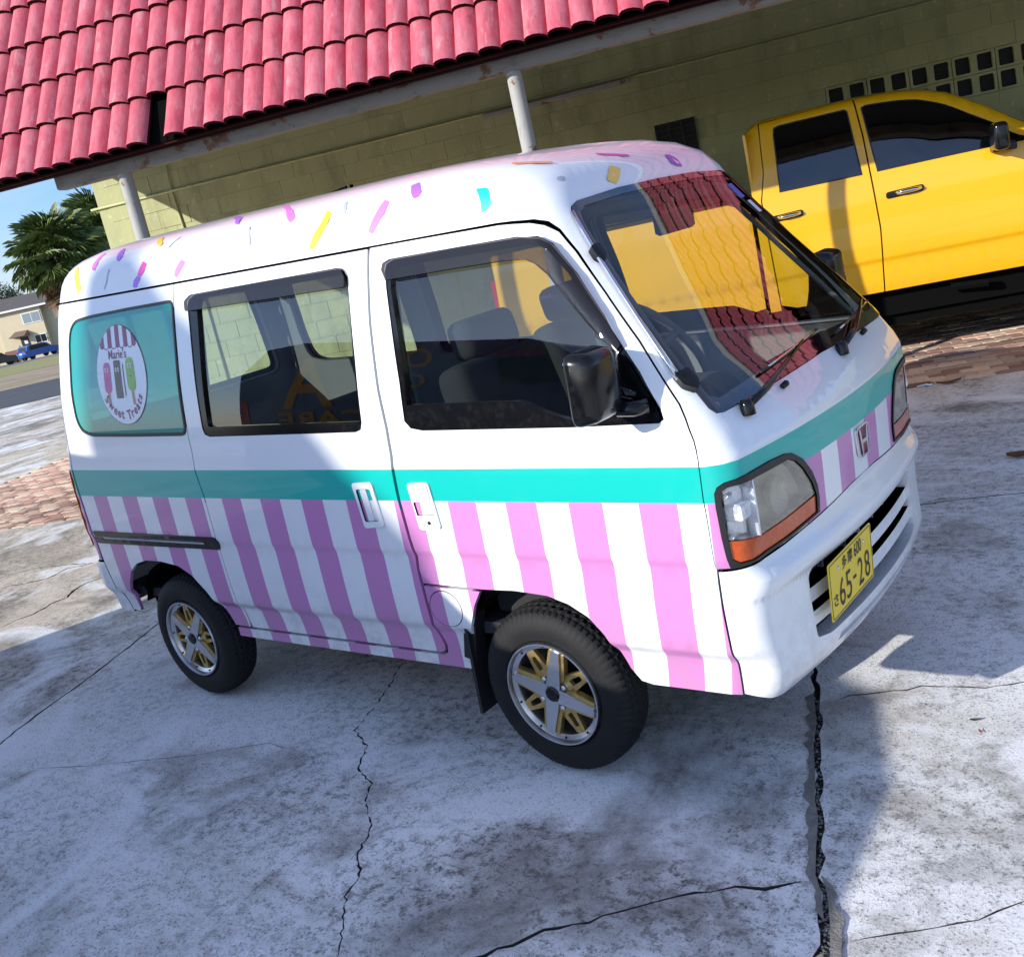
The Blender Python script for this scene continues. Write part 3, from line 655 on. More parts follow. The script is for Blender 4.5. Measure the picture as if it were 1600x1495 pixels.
qwin = [(-1.256, 1.630), (-1.272, 1.510), (-1.305, 1.320), (-1.338, 1.111), (-1.692, 1.113), (-2.010, 1.118), (-2.080, 1.138), (-2.114, 1.182), (-2.133, 1.289), (-2.135, 1.511), (-2.118, 1.577), (-2.069, 1.611), (-1.935, 1.620), (-1.610, 1.627)]
qwin = rounded(qwin, .035, 3)
swin = [(-1.163, 1.594), (-1.144, 1.620), (-1.105, 1.633), (-0.658, 1.640), (-0.239, 1.639), (-0.212, 1.630), (-0.205, 1.608), (-0.246, 1.510), (-0.326, 1.328), (-0.420, 1.134), (-0.438, 1.112), (-0.464, 1.105), (-0.823, 1.105), (-1.208, 1.105), (-1.233, 1.113), (-1.238, 1.135), (-1.207, 1.317), (-1.173, 1.515)]
swin_i = rounded([(-1.206, 1.139), (-0.426, 1.137), (-0.227, 1.565), (-0.223, 1.622), (-1.102, 1.618), (-1.111, 1.556)], .012, 3)
fwin = [(-0.022, 1.610), (-0.002, 1.630), (0.032, 1.640), (0.339, 1.643), (0.570, 1.641), (0.622, 1.629), (0.639, 1.608), (0.649, 1.523), (0.642, 1.372), (0.628, 1.232), (0.605, 1.136), (0.591, 1.110), (0.571, 1.101), (0.320, 1.098), (-0.188, 1.103), (-0.231, 1.111), (-0.242, 1.133), (-0.183, 1.248), (-0.096, 1.444), (-0.050, 1.552)]
fwin_i = [(-0.203, 1.180), (0.084, 1.178), (0.212, 1.175), (0.238, 1.162), (0.268, 1.143), (0.328, 1.118), (0.437, 1.118), (0.526, 1.200), (0.606, 1.286), (0.627, 1.371), (0.635, 1.521), (0.623, 1.600), (0.589, 1.622), (0.036, 1.622), (0.002, 1.612), (-0.033, 1.550), (-0.089, 1.410), (-0.163, 1.250)]
fdoor = [(-0.053, 1.693), (0.174, 1.693), (0.517, 1.691), (0.574, 1.687), (0.621, 1.681), (0.649, 1.666), (0.670, 1.639), (0.679, 1.572), (0.680, 1.446), (0.674, 1.306), (0.652, 1.142), (0.631, 1.077), (0.604, .99), (0.599, .9), (0.605, .70), (0.604, .669), (0.617, .484), (.6345, .33), (.38, .33), (.345, .338), (.315, .375), (.29, .43), (.26, .49), (.22, .54), (.165, .575), (.10, .597), (-.01, .606), (-.127, .603), (-.352, .610), (-.356, .66), (-.349, .714), (-.355, .766), (-.363, .889), (-.360, .995), (-0.345, 1.053), (-0.279, 1.230), (-0.177, 1.457)]
fuelp = [(-.352, .602), (-.135, .597), (-.168, .545), (-.200, .47), (-.225, .39), (-.240, .30), (-1.425, .30), (-1.420, .340), (-.366, .340), (-.343, .352), (-.339, .380), (-.353, .43), (-.348, .49)]
lid = circle2(-.283, .526, .061, 28)
for side in (0, 1):
    f = (lambda p: list(p)) if not side else mir; rg = regR if not side else regL
    sd_ = panel('sliding_door', S, NS, f(inset(Bs+Cs, .003)), BODY, van, holes=[f(swin)], regs=rg, ts=TS)
    qp = panel('quarter_panel', S, NS, f(inset(rev_(Cs)[:-1]+[(-1.332, .347)]+archR+Rs, .003)), BODY, van, holes=[f(qwin)], regs=rg, ts=TS)
    fd = panel('front_door', S, NS, f(inset(fdoor, .001)), BODY, van, holes=[f(fwin)], regs=rg, ts=TS)
    sl = panel('sill_panel', S, NS, f(inset(fuelp, .001)), BODY, van, holes=[f(circle2(-.283, .526, .064, 28))] if not side else [], regs=rg, ts=TS)
    if not side: panel('fuel_lid', S, NS, lid, BODY, van, regs=rg)
    # windows: frame, pane, visor
    wf = panel('window_frame', S, NS, f(inset(swin, .0015)), M['plastic'], sd_, holes=[f(swin_i)], off=-.003, flange=.022)
    panel('window_pane', S, NS, f(inset(swin_i, -.004)), M['glass'], sd_, off=-.014, flange=0)
    panel('rain_visor', S, NS, f(rounded([(-1.162, 1.573), (-0.223, 1.573), (-0.204, 1.612), (-0.213, 1.641), (-1.112, 1.634), (-1.159, 1.612)], .012)), M['visor'], sd_, off=.016, flange=.014)
    wf = panel('window_frame', S, NS, f(inset(fwin, .0015)), M['plastic'], fd, holes=[f(fwin_i)], off=-.003, flange=.022)
    panel('window_pane', S, NS, f(inset(fwin_i, -.004)), M['glass'], fd, off=-.014, flange=0)
    panel('rain_visor', S, NS, f([(-0.023, 1.575), (0.280, 1.579), (0.470, 1.579), (0.548, 1.573), (0.573, 1.556), (0.591, 1.520), (0.601, 1.377), (0.613, 1.286), (0.632, 1.301), (0.645, 1.381), (0.651, 1.501), (0.644, 1.601), (0.625, 1.632), (0.570, 1.643), (0.032, 1.641), (-0.005, 1.631), (-0.023, 1.610)]), M['visor'], fd, off=.016, flange=.014)
    panel('window_seal', S, NS, f(inset(qwin, .0015)), M['rubber'], qp, holes=[f(inset(qwin, .012))], off=.003, flange=.02)
    panel('window_pane', S, NS, f(inset(qwin, .010)), M['tealglass'] if not side else M['glass'], qp, off=0, flange=0, st=(.05, .018), edge=.02)
    # sliding rail
    ra = panel('door_rail', S, NS, f(rounded([(-2.175, .744), (-1.335, .741), (-1.312, .724), (-1.325, .690), (-2.175, .688)], .006)), M['plastic'], qp, off=.004, flange=.01)
    panel('rail_track', S, NS, f([(-2.10, .722), (-1.40, .720), (-1.40, .714), (-2.10, .714)]), M['chrome'], ra, off=.007, flange=.003)
    # sliding door handle
    hp = rounded([(-.548, .945), (-.462, .948), (-.447, .803), (-.533, .796)], .012)
    h = panel('door_handle', S, NS, f(hp), M['white'], sd_, holes=[f(rounded([(-.534, .925), (-.474, .927), (-.464, .822), (-.524, .818)], .008))], off=.006, flange=.009)
    panel('handle_recess', S, NS, f([(-.538, .928), (-.470, .930), (-.460, .819), (-.528, .815)]), M['white'], h, off=-.024, flange=-.03)
    panel('handle_grip', S, NS, f(rounded([(-.520, .924), (-.494, .925), (-.484, .822), (-.510, .820)], .005)), M['white'], h, off=.004, flange=.016)
    # front door handle
    hp = rounded([(-.318, .944), (-.236, .948), (-.222, .801), (-.305, .796)], .012)
    h = panel('door_handle', S, NS, f(hp), M['white'], fd, holes=[f(rounded([(-.308, .886), (-.238, .889), (-.234, .845), (-.303, .842)], .006))], off=.006, flange=.009)
    panel('handle_recess', S, NS, f([(-.312, .889), (-.234, .892), (-.230, .842), (-.307, .839)]), M['white'], h, off=-.018, flange=-.02)
    panel('handle_flap', S, NS, f(rounded([(-.311, .938), (-.242, .941), (-.238, .893), (-.307, .890)], .006)), M['white'], h, off=.009, flange=.005)
    panel('keyhole', S, NS, f(circle2(-.262, .820, .006, 12)), M['ink'], h, off=.008, flange=.002)
# tailgate, rear window, tail lamps, rear bumper
tg = [(-2.256, 1.693), (-2.253, 1.36), (-2.218, 1.1), (-2.198, .85), (-2.193, .60)]
rwin = rounded([(-2.385, 1.62), (-2.365, 1.12), (2*UL+2.365, 1.12), (2*UL+2.385, 1.62)], .06)
tp = panel('tailgate', S, NS, inset(tg+rmir(tg)[::-1], .003), BODY, van, holes=[rwin], regs=regR, ts=TS)
panel('window_seal', S, NS, inset(rwin, .001), M['rubber'], tp, holes=[inset(rwin, .02)], off=.003, flange=.02)
panel('window_pane', S, NS, inset(rwin, .016), M['glass'], tp, off=-.004, flange=0)
for f in (lambda p: p, rmir):
    panel('tail_lamp', S, NS, f(rounded([(-2.27, .98), (-2.27, .66), (-2.37, .66), (-2.37, .98)], .015)), M['amber'], tp, off=.012, flange=.02)
def SR(u, t):
    n = NS(u, np.clip(t, .45, .6)); n = n.copy(); n[..., 2] = 0
    o = .028*np.clip((.605-t)/.03, 0, 1)*np.clip((-2.19-np.asarray(u))/.10, 0, 1)*np.clip((np.asarray(u)-(2*UL+2.19))/.10, 0, 1)
    return S(u, t)+n*o[..., None]
rb = [(-2.152, .345), (-2.163, .44), (-2.188, .594)]
panel('rear_bumper', SR, make_N(SR), rb+rmir(rb)[::-1], M['white'], van, st=(.03, .02), flange=.03)

M['mouth'] = mat('dark grey mouth mesh', (.14, .15, .17), .7)
# front bumper with its slatted mouth
tb_ = pchip([.29, .315, .34, .37, .385, .60, .612, .636, .650, .665, .685, .705], [-.02, -.002, .012, .020, .021, .018, .027, .032, .030, .021, .006, -.003])
def SB(u, t):
    u = np.asarray(u, float); t = np.asarray(t, float); u, t = np.broadcast_arrays(u, t)
    n = NS(u, np.clip(t, .5, .66)).copy(); n[..., 2] = 0
    uu = np.where(u > UM, 2*UM-u, u); b = np.clip((uu-.62)/.14, 0, 1); b = b*b*(3-2*b)
    q = S(u, t); q2 = S(u, np.maximum(t, .52)); q[..., :2] = q[..., :2]*(1-b[..., None])+q2[..., :2]*b[..., None]; q = q+n*(tb_(t)*b)[..., None]
    return q
NB = make_N(SB)
bl = [(.6085, .697), (.6095, .669), (.6215, .484), (.638, .335), (.70, .318), (.80, .315), (1.43, .312)]
bo = bl+mir(bl[:-1])[::-1]
btop = [(1.43, .729), (1.321, .727), (1.071, .710), (.853, .700), (.70, .698)]
bo = bl+mir(bl[:-1])[::-1]+mir(btop)[::-1][:-1]+btop
mouth = rounded([(.935, .405), (1.02, .388), (1.84, .388), (1.925, .405), (1.925, .585), (1.90, .600), (.96, .600), (.935, .585)], .015)
slot = rounded([(1.06, .344), (1.80, .344), (1.78, .362), (1.08, .362)], .006)
fb = panel('front_bumper', SB, NB, bo, M['white'], van, holes=[mouth, slot], st=(.018, .009), flange=.055, edge=.012, ts=(.34, .37, .385, .60, .606, .612, .618, .624, .63, .636, .64, .644, .648, .652, .656, .660, .664, .668))
panel('bumper_backing', SB, NB, rounded([(.90, .33), (1.96, .33), (1.96, .62), (.90, .62)], .02), M['mouth'], fb, off=-.062, flange=0)
for t0, t1 in ((.500, .538), (.434, .472)):
    panel('grille_slat', SB, NB, [(.937, t0), (1.923, t0), (1.923, t1), (.937, t1)], M['white'], fb, off=-.010, flange=.075, edge=.03)
for uu in (1.12, 1.30, 1.43, 1.58, 1.72, 1.84):
    for t0, t1 in ((.538, .598), (.472, .500), (.395, .434)):
        panel('grille_rib', SB, NB, [(uu, t0), (uu+.006, t0), (uu+.006, t1), (uu, t1)], M['white'], fb, off=-.045, flange=.03)
panel('side_marker', SB, NB, rounded([(.955, .405), (.995, .405), (.995, .445), (.955, .445)], .012), M['clearlens'], fb, off=-.04, flange=.02)

# number plate
pl = empty('number_plate_frame'); bpy.data.objects.remove(pl)
PX, PYc, PZ = .797, -.221, .514
tilt = np.array([[math.cos(.06), 0, math.sin(.06)], [0, 1, 0], [-math.sin(.06), 0, math.cos(.06)]])
o3 = np.array([PX-.012, PYc, PZ])
plate = extrude('number_plate', rounded([(-.165, -.0825), (.165, -.0825), (.165, .0825), (-.165, .0825)], .008), M['plate'], van, .003, (o3, (0, 1, 0), tilt@np.array([0, 0, 1])))
zz = tilt@np.array([0, 0, 1.]); fr = tilt@np.array([1., 0, 0])
bd = rounded([(-.1605, -.078), (.1605, -.078), (.1605, .078), (-.1605, .078)], .007)
extrude('plate_border', bd, M['ink'], plate, .0008, (o3+fr*.003, (0, 1, 0), zz), holes=[inset(bd, .0022)])
def on_plate(s_, cx, cy, w, h, name='lettering', bold=.0):
    V, T = text2d(s_, 1, bold); sz = V.max(0)-V.min(0); V = V*np.array([w/sz[0], h/sz[1]])+np.array([cx, cy])
    obj(name, [o3+fr*.0041+np.array([0, v[0], 0])+zz*v[1] for v in V], T, M['ink'], plate)
on_plate('多', -.052, .051, .036, .036, bold=.01); on_plate('摩', -.008, .051, .038, .038, bold=.01); on_plate('600', .052, .051, .058, .040, bold=.008)
on_plate('さ', -.130, -.030, .030, .034, bold=.02)
for s_, cx in (('6', -.083), ('5', -.033), ('2', .062), ('8', .116)): on_plate(s_, cx, -.024, .040, .080, bold=.0)
on_plate('-', .014, -.022, .024, .009, bold=.02)
for cy in (-.098, .098):
    MB().rev([(0, .0045), (.004, .004), (.005, .001)], 12, 'x', o3+fr*.003+np.array([0, cy, 0])+zz*.051).build('plate_screw', M['chrome'], plate, smooth=True)

# head lamps
for side in (0, 1):
    f = (lambda p: list(p)) if not side else mir
    hl = panel('headlamp', S, NS, f(inset(lampo, .0015)), M['rubber'], van, holes=[f(lampi)], off=.005, flange=.055)
    panel('reflector', S, NS, f(inset(lampi, -.004)), M['reflector'], hl, off=-.045, flange=0, st=(.03, .02))
    panel('corner_housing', S, NS, f([(.652, .912), (.730, .916), (.736, .775), (.652, .790)]), M['lampwhite'], hl, off=-.030, flange=0, st=(.02, .02))
    panel('lens_divider', S, NS, f([(.737, .920), (.744, .920), (.749, .766), (.742, .766)]), M['lampwhite'], hl, off=.002, flange=.03)
    panel('main_lens', S, NS, f([(.743, .920), (.927, .920), (.962, .904), (.997, .873), (1.038, .821), (1.055, .782), (.868, .770), (.748, .767)]), M['lens'], hl, off=.0, flange=.02)
    panel('corner_lens', S, NS, f([(.648, .917), (.664, .924), (.728, .922), (.739, .920), (.744, .768), (.648, .785)]), M['clearlens'], hl, off=.001, flange=.02)
    panel('turn_signal', S, NS, f([(.648, .780), (.744, .763), (.868, .766), (1.056, .777), (1.050, .731), (.877, .721), (.754, .719), (.701, .716), (.668, .719), (.651, .733)]), M['amber'], hl, off=.001, flange=.02)
    q = S(np.array([f([(.695, .845)])[0][0]]), np.array([.845]))[0]; n_ = NS(np.array([f([(.695, .845)])[0][0]]), np.array([.845]))[0]
    MB().rev([(0, .012), (.008, .009), (.011, 0), (.008, -.009), (.004, -.012)], 12, 'z', q-n_*.022).build('bulb', M['chrome'], hl, smooth=True)
    MB().box(q-n_*.028, (.05, .05, .045), ch=.006).build('bulb_socket', M['lampwhite'], hl)
    q = S(np.array([f([(.88, .835)])[0][0]]), np.array([.835]))[0]
    MB().rev([(.052, 0), (.045, -.018), (.030, -.03), (0, -.034)], 24, 'x', q-np.array([.012, 0, 0])).build('lamp_bowl', M['reflector'], hl, smooth=True)
    for tt in (.788, .902):
        uu = f([(.668, tt)])[0][0]; q = S(np.array([uu]), np.array([tt]))[0]; n_ = NS(np.array([uu]), np.array([tt]))[0]
        MB().rev([(0, .006), (.006, .004), (.007, -.02)], 10, 'y', q-n_*.012).build('lens_screw', M['alloy'], hl, smooth=True)

# windscreen
wsob = panel('windscreen', S, NS, inset(ws_o, .008), M['wsglass'], van, off=.002, flange=0)
panel('screen_border', S, NS, inset(ws_o, .001), M['frit'], wsob, holes=[ws_i], off=.0035, flange=.012)
# silver strip down the pillar with black clips
for f in (lambda p: list(p),):
    tr = f([(0.713, 1.681), (0.715, 1.621), (0.712, 1.542), (0.708, 1.452), (0.701, 1.353), (0.692, 1.253), (0.686, 1.193)])
    a_ = np.array(tr); q = S(a_[:, 0], a_[:, 1])+NS(a_[:, 0], a_[:, 1])*.012
    st_ = MB().tube(list(q), .0065, 8).build('pillar_rod', M['chrome'], van, smooth=True)
    for uc, tcn, w in ((.718, 1.548, .013), (.703, 1.185, .020)):
        pc = f([(uc-w, tcn+.020), (uc+w*.8, tcn+.024), (uc+w, tcn-.008), (uc+.002, tcn-.028), (uc-w, tcn-.010)])
        panel('rod_clip', S, NS, rounded(pc, .006), M['plastic'], st_, off=.022, flange=.024)
# wipers and washer jets
def upt(u, t, o=0): u = np.array([float(u)]); t = np.array([float(t)]); return (S(u, t)+NS(u, t)*o)[0]
for pts, blade in ((((0.832, 1.083), (0.942, 1.095), (1.154, 1.125), (1.351, 1.150)), ((1.008, 1.134), (1.52, 1.158))), (((1.545, 1.092), (1.72, 1.108), (1.93, 1.142), (2.04, 1.160)), ((1.60, 1.128), (2.12, 1.150)))):
    w = MB(); w.tube([upt(*pts[0], .020), upt(*pts[1], .026), upt(*pts[2], .024), upt(*pts[3], .022)], [.010, .009, .006, .004], 8)
    w = w.build('wiper', M['plastic'], van, smooth=True)
    MB().rev([(.0, .020), (.014, .018), (.018, .008), (.020, -.02)], 16, 'z', upt(*pts[0], .012)).build('wiper_hub', M['plastic'], w, smooth=True)
    n_ = 10; b0, b1 = np.array(blade[0]), np.array(blade[1]); ls = [b0+(b1-b0)*k/n_ for k in range(n_+1)]
    MB().tube([upt(*p, .012) for p in ls], .0045, 6).build('wiper_blade', M['rubber'], w, smooth=True)
    MB().tube([upt(*p, .019) for p in ls[1:-1]], .003, 6).build('blade_holder', M['chrome'], w, smooth=True)
for uu, tt in ((1.072, 1.088), (1.821, 1.094)):
    MB().tube([upt(uu-.014, tt-.001, .006), upt(uu+.006, tt, .012), upt(uu+.014, tt+.001, .010)], [.008, .0095, .007], 10).build('washer_jet', M['plastic'], van, smooth=True)

# chrome badge with an H
em = empty('badge'); bpy.data.objects.remove(em)
e0 = upt(1.43, .833, .001)
by = lambda p, dx=0: (e0+np.array([dx, 0, 0]), (0, 1, 0), (0.02, 0, 1))
rim = rounded([(-.040, -.046), (.040, -.046), (.050, .046), (-.050, .046)], .022)
bk = extrude('badge', rim, M['chrome'], van, .008, by(0), holes=[inset(rim, .0055)])
bevel(bk, .002)
extrude('badge_field', inset(rim, .005), mat('dark red badge field', (.25, .010, .018), .35, coat=.1), bk, .002, by(0))
hh = [(-.034, .039), (-.025, .039), (-.0165, .005), (.0165, .005), (.025, .039), (.034, .039), (.0245, -.039), (.0160, -.039), (.0150, -.006), (-.0150, -.006), (-.0160, -.039), (-.0245, -.039)]
bevel(extrude('badge_letter', hh[::-1], M['chrome'], bk, .010, by(0)), .0012)

# mirror on the driver's door, and its twin
for side in (0, 1):
    g = 1 if not side else -1
    hs = MB(); ny, nz = 14, 14; V = []; Fs = []
    bm = bmesh.new(); bmesh.ops.create_cube(bm, size=1)
    bmesh.ops.scale(bm, vec=(.080, .165, .190), verts=bm.verts)
    for v in bm.verts:
        if v.co.x > 0: v.co.y *= .80; v.co.z *= .86
        if v.co.z > 0: v.co.y = v.co.y*.92+.004
    bmesh.ops.bevel(bm, geom=bm.edges[:], offset=.028, segments=4, profile=.55, affect='EDGES')
    yc = -.785*g
    V = [(v.co.x+.455, v.co.y*g+yc, v.co.z+1.222-.012*(v.co.y)) for v in bm.verts]; Fs = [[v.index for v in f.verts] for f in bm.faces]; bm.free()
    if side: Fs = [f[::-1] for f in Fs]
    mh = obj('door_mirror', V, Fs, M['plastic'], van); autosmooth(mh, 50)
    extrude('mirror_pane', rounded([(-.058, -.075), (.058, -.075), (.058, .075), (-.058, .075)], .015), M['mirror'], mh, .002, ((.4165, yc, 1.222), (0, -1, 0), (0, 0, 1)))
    MB().tube([(.47, -.735*g, 1.145), (.505, -.715*g, 1.140), (.53, -.690*g, 1.138)], [.018, .020, .022], 10).build('mirror_arm', M['plastic'], mh, smooth=True)
    MB().tube([(.45, -.70*g, 1.19), (.50, -.685*g, 1.165)], [.016, .012], 10).build('mirror_bracket', M['plastic'], mh, smooth=True)
    f = (lambda p: list(p)) if not side else mir
    panel('mirror_base', S, NS, f([(0.438, 1.108), (0.582, 1.108), (0.601, 1.140), (0.625, 1.281), (0.617, 1.286), (0.511, 1.190)]), M['plastic'], mh, off=.004, flange=.02)

# confetti marks on the roof
SPR = [('s_yellow', [(-2.205, 1.868), (-2.175, 1.866), (-2.077, 1.801), (-2.025, 1.742), (-2.054, 1.722), (-2.102, 1.778)]),
 ('s_pink', [(-2.110, 1.949), (-2.055, 1.935), (-1.959, 1.851), (-1.945, 1.817), (-1.984, 1.828), (-2.045, 1.890)]),
 ('s_purple', [(-1.905, 1.950), (-1.830, 1.928), (-1.738, 1.872), (-1.740, 1.842), (-1.774, 1.855), (-1.856, 1.911)]),
 ('s_magenta', [(-1.497, 1.813), (-1.459, 1.796), (-1.465, 1.767), (-1.495, 1.743), (-1.526, 1.752), (-1.513, 1.778)]),
 ('s_purple', [(-1.526, 1.751), (-1.495, 1.742), (-1.517, 1.722), (-1.532, 1.703), (-1.564, 1.709), (-1.555, 1.735)]),
 ('s_pink', [(-1.178, 1.782), (-1.145, 1.767), (-1.176, 1.744), (-1.214, 1.714), (-1.238, 1.722), (-1.224, 1.746)]),
 ('s_yellow', [(-1.62, 1.985), (-1.56, 1.975), (-1.424, 1.908), (-1.402, 1.876), (-1.462, 1.900), (-1.54, 1.94)]),
 ('s_purple', [(-1.02, 2.03), (-.96, 2.03), (-.851, 1.99), (-.800, 1.918), (-.835, 1.929), (-.888, 1.974)]),
 ('s_pink', [(-.56, 2.03), (-.50, 2.02), (-.404, 1.93), (-.379, 1.875), (-.417, 1.846), (-.431, 1.866), (-.459, 1.946)]),
 ('s_yellow', [(-.177, 1.873), (-.162, 1.846), (-.218, 1.800), (-.266, 1.764), (-.316, 1.732), (-.336, 1.721), (-.357, 1.728), (-.320, 1.762), (-.280, 1.790), (-.237, 1.818)]),
 ('s_pink', [(.142, 1.859), (.155, 1.843), (.080, 1.792), (.005, 1.746), (-.013, 1.734), (-.031, 1.744), (.021, 1.785), (.083, 1.825)]),
 ('s_purple', [(.324, 1.910), (.378, 1.922), (.332, 1.858), (.297, 1.836), (.264, 1.831), (.284, 1.866)]),
 ('s_teal', [(.540, 1.817), (.585, 1.814), (.542, 1.755), (.510, 1.739), (.483, 1.734), (.508, 1.767)]),
 ('s_yellow', [(1.113, 1.809), (1.185, 1.790), (1.133, 1.761), (1.079, 1.740), (1.024, 1.757), (1.061, 1.781)]),
 ('s_magenta', [(1.122, 1.885), (1.388, 1.845), (1.370, 1.833), (1.115, 1.872)]),
 ('s_orange', [(.669, 1.918), (.726, 1.874), (.725, 1.862), (.668, 1.902)]),
 ('s_violet', [(1.718, 1.815), (1.763, 1.810), (1.771, 1.787), (1.745, 1.754), (1.687, 1.760), (1.671, 1.780)]),
 ('s_grey', [(.716, 1.800), (.731, 1.800), (.738, 1.790), (.730, 1.782), (.714, 1.786)]),
 ('s_grey', [(-1.30, 1.93), (-1.29, 1.93), (-1.31, 1.86), (-1.325, 1.86)]), ('s_grey', [(-.70, 1.88), (-.69, 1.88), (-.685, 1.79), (-.70, 1.77), (-.71, 1.775), (-.695, 1.80)]),
 ('s_grey', [(-1.80, 1.81), (-1.79, 1.81), (-1.785, 1.75), (-1.81, 1.72), (-1.815, 1.727), (-1.797, 1.75)]),
 ('s_grey', [(-.06, 1.90), (-.05, 1.90), (-.07, 1.86), (-.095, 1.83), (-.105, 1.838), (-.085, 1.87)]),
 ('s_teal', [(2.2, 1.80), (2.28, 1.79), (2.27, 1.76), (2.19, 1.77)]), ('s_pink', [(2.9, 1.83), (2.95, 1.82), (3.05, 1.76), (3.0, 1.75)]), ('s_yellow', [(3.6, 1.86), (3.65, 1.85), (3.62, 1.78), (3.57, 1.79)])]
for k, p in SPR: panel('confetti_mark', S, NS, rounded(p, .007, 2), M[k], van, off=.0012, flange=0, edge=.03)

# round shop logo on the rear side pane
OC, OT, OR = -1.711, 1.362, .200
lu = lambda x, z: (OC+x*.92, OT+z)
def decal(name, V2, T, m, off, par):
    V2 = np.array(V2); u = OC+V2[:, 0]*.935; t = OT+V2[:, 1]; return obj(name, S(u, t)+NS(u, t)*off, T, m, par, vn=NS(u, t))
def decal_poly(name, poly, m, off, par, holes=()):
    poly = resample(poly, .03); g_ = [(a, b) for a in np.arange(-.2, .21, .04) for b in np.arange(-.2, .21, .04)]
    P, T, _ = cdt(poly, holes, grid=g_); return decal(name, P, T, m, off, par)
logo = decal_poly('round_logo', circle2(0, 0, OR+.003, 48), M['plum'], .0018, van)
decal_poly('logo_disc', circle2(0, 0, OR, 48), M['logowhite'], .0026, logo)
for k in range(-4, 5):
    if k % 2: continue
    x0, x1 = k*.034-.017, k*.034+.017; top = [(x, math.sqrt(max(OR*OR-x*x, 0))) for x in np.linspace(x0, x1, 5)]
    if min(y for _, y in top) < .135: top = [(x, y) for x, y in top if y > .12]
    if len(top) < 3: continue
    xa, xb = top[0][0], top[-1][0]; sc_ = [((xa+xb)/2+(xb-xa)/2*math.cos(a), .118-.012*math.sin(a)) for a in np.linspace(0, math.pi, 7)]
    decal_poly('awning_stripe', top+sc_, M['plum'], .0034, logo)
for k in range(-3, 4, 2):
    decal_poly('awning_hem', [(k*.034+.017*math.cos(a)*s, .118-.012*math.sin(a)-(0 if s == 1 else .004)) for s, rg in ((1, np.linspace(0, math.pi, 8)), (1.12, np.linspace(math.pi, 0, 8))) for a in rg], M['plum'], .0034, logo)
V, T = text2d("Marie's", .054, .012); decal('lettering', V+np.array([-.012, .082]), T, M['plum'], .0036, logo)
def arc_text(s_, r, a0, size, bold):
    W_ = [max(np.ptp(text2d(ch, size, bold)[0][:, 0]), .006) if ch != ' ' else .016 for ch in s_]; tot = sum(W_)+.0045*(len(s_)-1); a = a0-tot/2/r; 
    for ch, w in zip(s_, W_):
        am = a+w/2/r; a += (w+.0045)/r
        if ch == ' ': continue
        c_ = bpy.data.curves.new('l', 'FONT'); V, T = text2d(ch, size, bold); lowx = {'e': -.004, 'w': -.004, 'r': -.004, 'a': -.004}.get(ch, 0)
        bpy.data.curves.remove(c_)
        th = am; rot = np.array([[math.cos(th+math.pi/2), -math.sin(th+math.pi/2)], [math.sin(th+math.pi/2), math.cos(th+math.pi/2)]])
        V = (V+np.array([0, lowx]))@rot.T+np.array([r*math.cos(th), r*math.sin(th)])
        decal('lettering', V, T, M['plum'], .0036, logo)
arc_text('Sweet Treats', .166, -math.pi/2, .050, .028)
def lolly(x, z, w, h, m, stick, tilt_, face):
    ro = np.array([[math.cos(tilt_), -math.sin(tilt_)], [math.sin(tilt_), math.cos(tilt_)]]); pt = lambda P: [ro@np.array(p)+np.array([x, z]) for p in P]
    if stick: decal_poly('lolly_stick', pt(rect2(-.010, -h/2-.055, .010, -h/2+.01, .008)), M['stick'], .0032, logo)
    b = decal_poly('lolly_print', pt(rounded([(-w/2, -h/2), (w/2, -h/2), (w/2, h/2), (-w/2, h/2)], face)), m, .0036, logo)
    for e_ in (-.011, .009):
        decal_poly('eye_print', pt(circle2(e_, h*.25, .0065, 12, .010)), M['logowhite'], .0042, b); decal_poly('pupil_print', pt(circle2(e_+.0015, h*.245, .0028, 8, .004)), M['ink'], .0046, b)
    decal_poly('smile_print', pt([(-.014, .0), (-.006, -.007), (.004, -.007), (.010, .0), (.004, -.011), (-.006, -.011)]), M['plum'], .0042, b)
lolly(-.112, -.013, .058, .128, M['icepink'], True, 0, .028)
lolly(-.024, -.022, .056, .156, M['icebrown'], False, 0, .008)
decal_poly('wrapper_edge', [(.008, .046), (.014, .048), (.022, .040), (.022, -.095), (.008, -.095)], M['logowhite'], .0036, logo); decal_poly('wrapper_line', [(.021, .042), (.026, .036), (.026, -.088), (.021, -.092)], M['ink'], .0038, logo)
lolly(.080, -.005, .066, .136, M['icegreen'], True, 0, .03)

# inspection stickers on the far top corner of the screen
panel('sticker', S, NS, [(2.02, 1.66), (2.08, 1.66), (2.08, 1.60), (2.02, 1.60)], mat('blue sticker', (.05, .12, .45), .4), van, off=.004, flange=0)
panel('sticker', S, NS, [(2.06, 1.585), (2.10, 1.585), (2.10, 1.535), (2.06, 1.535)], mat('pale sticker', (.7, .72, .8), .4), van, off=.004, flange=0)

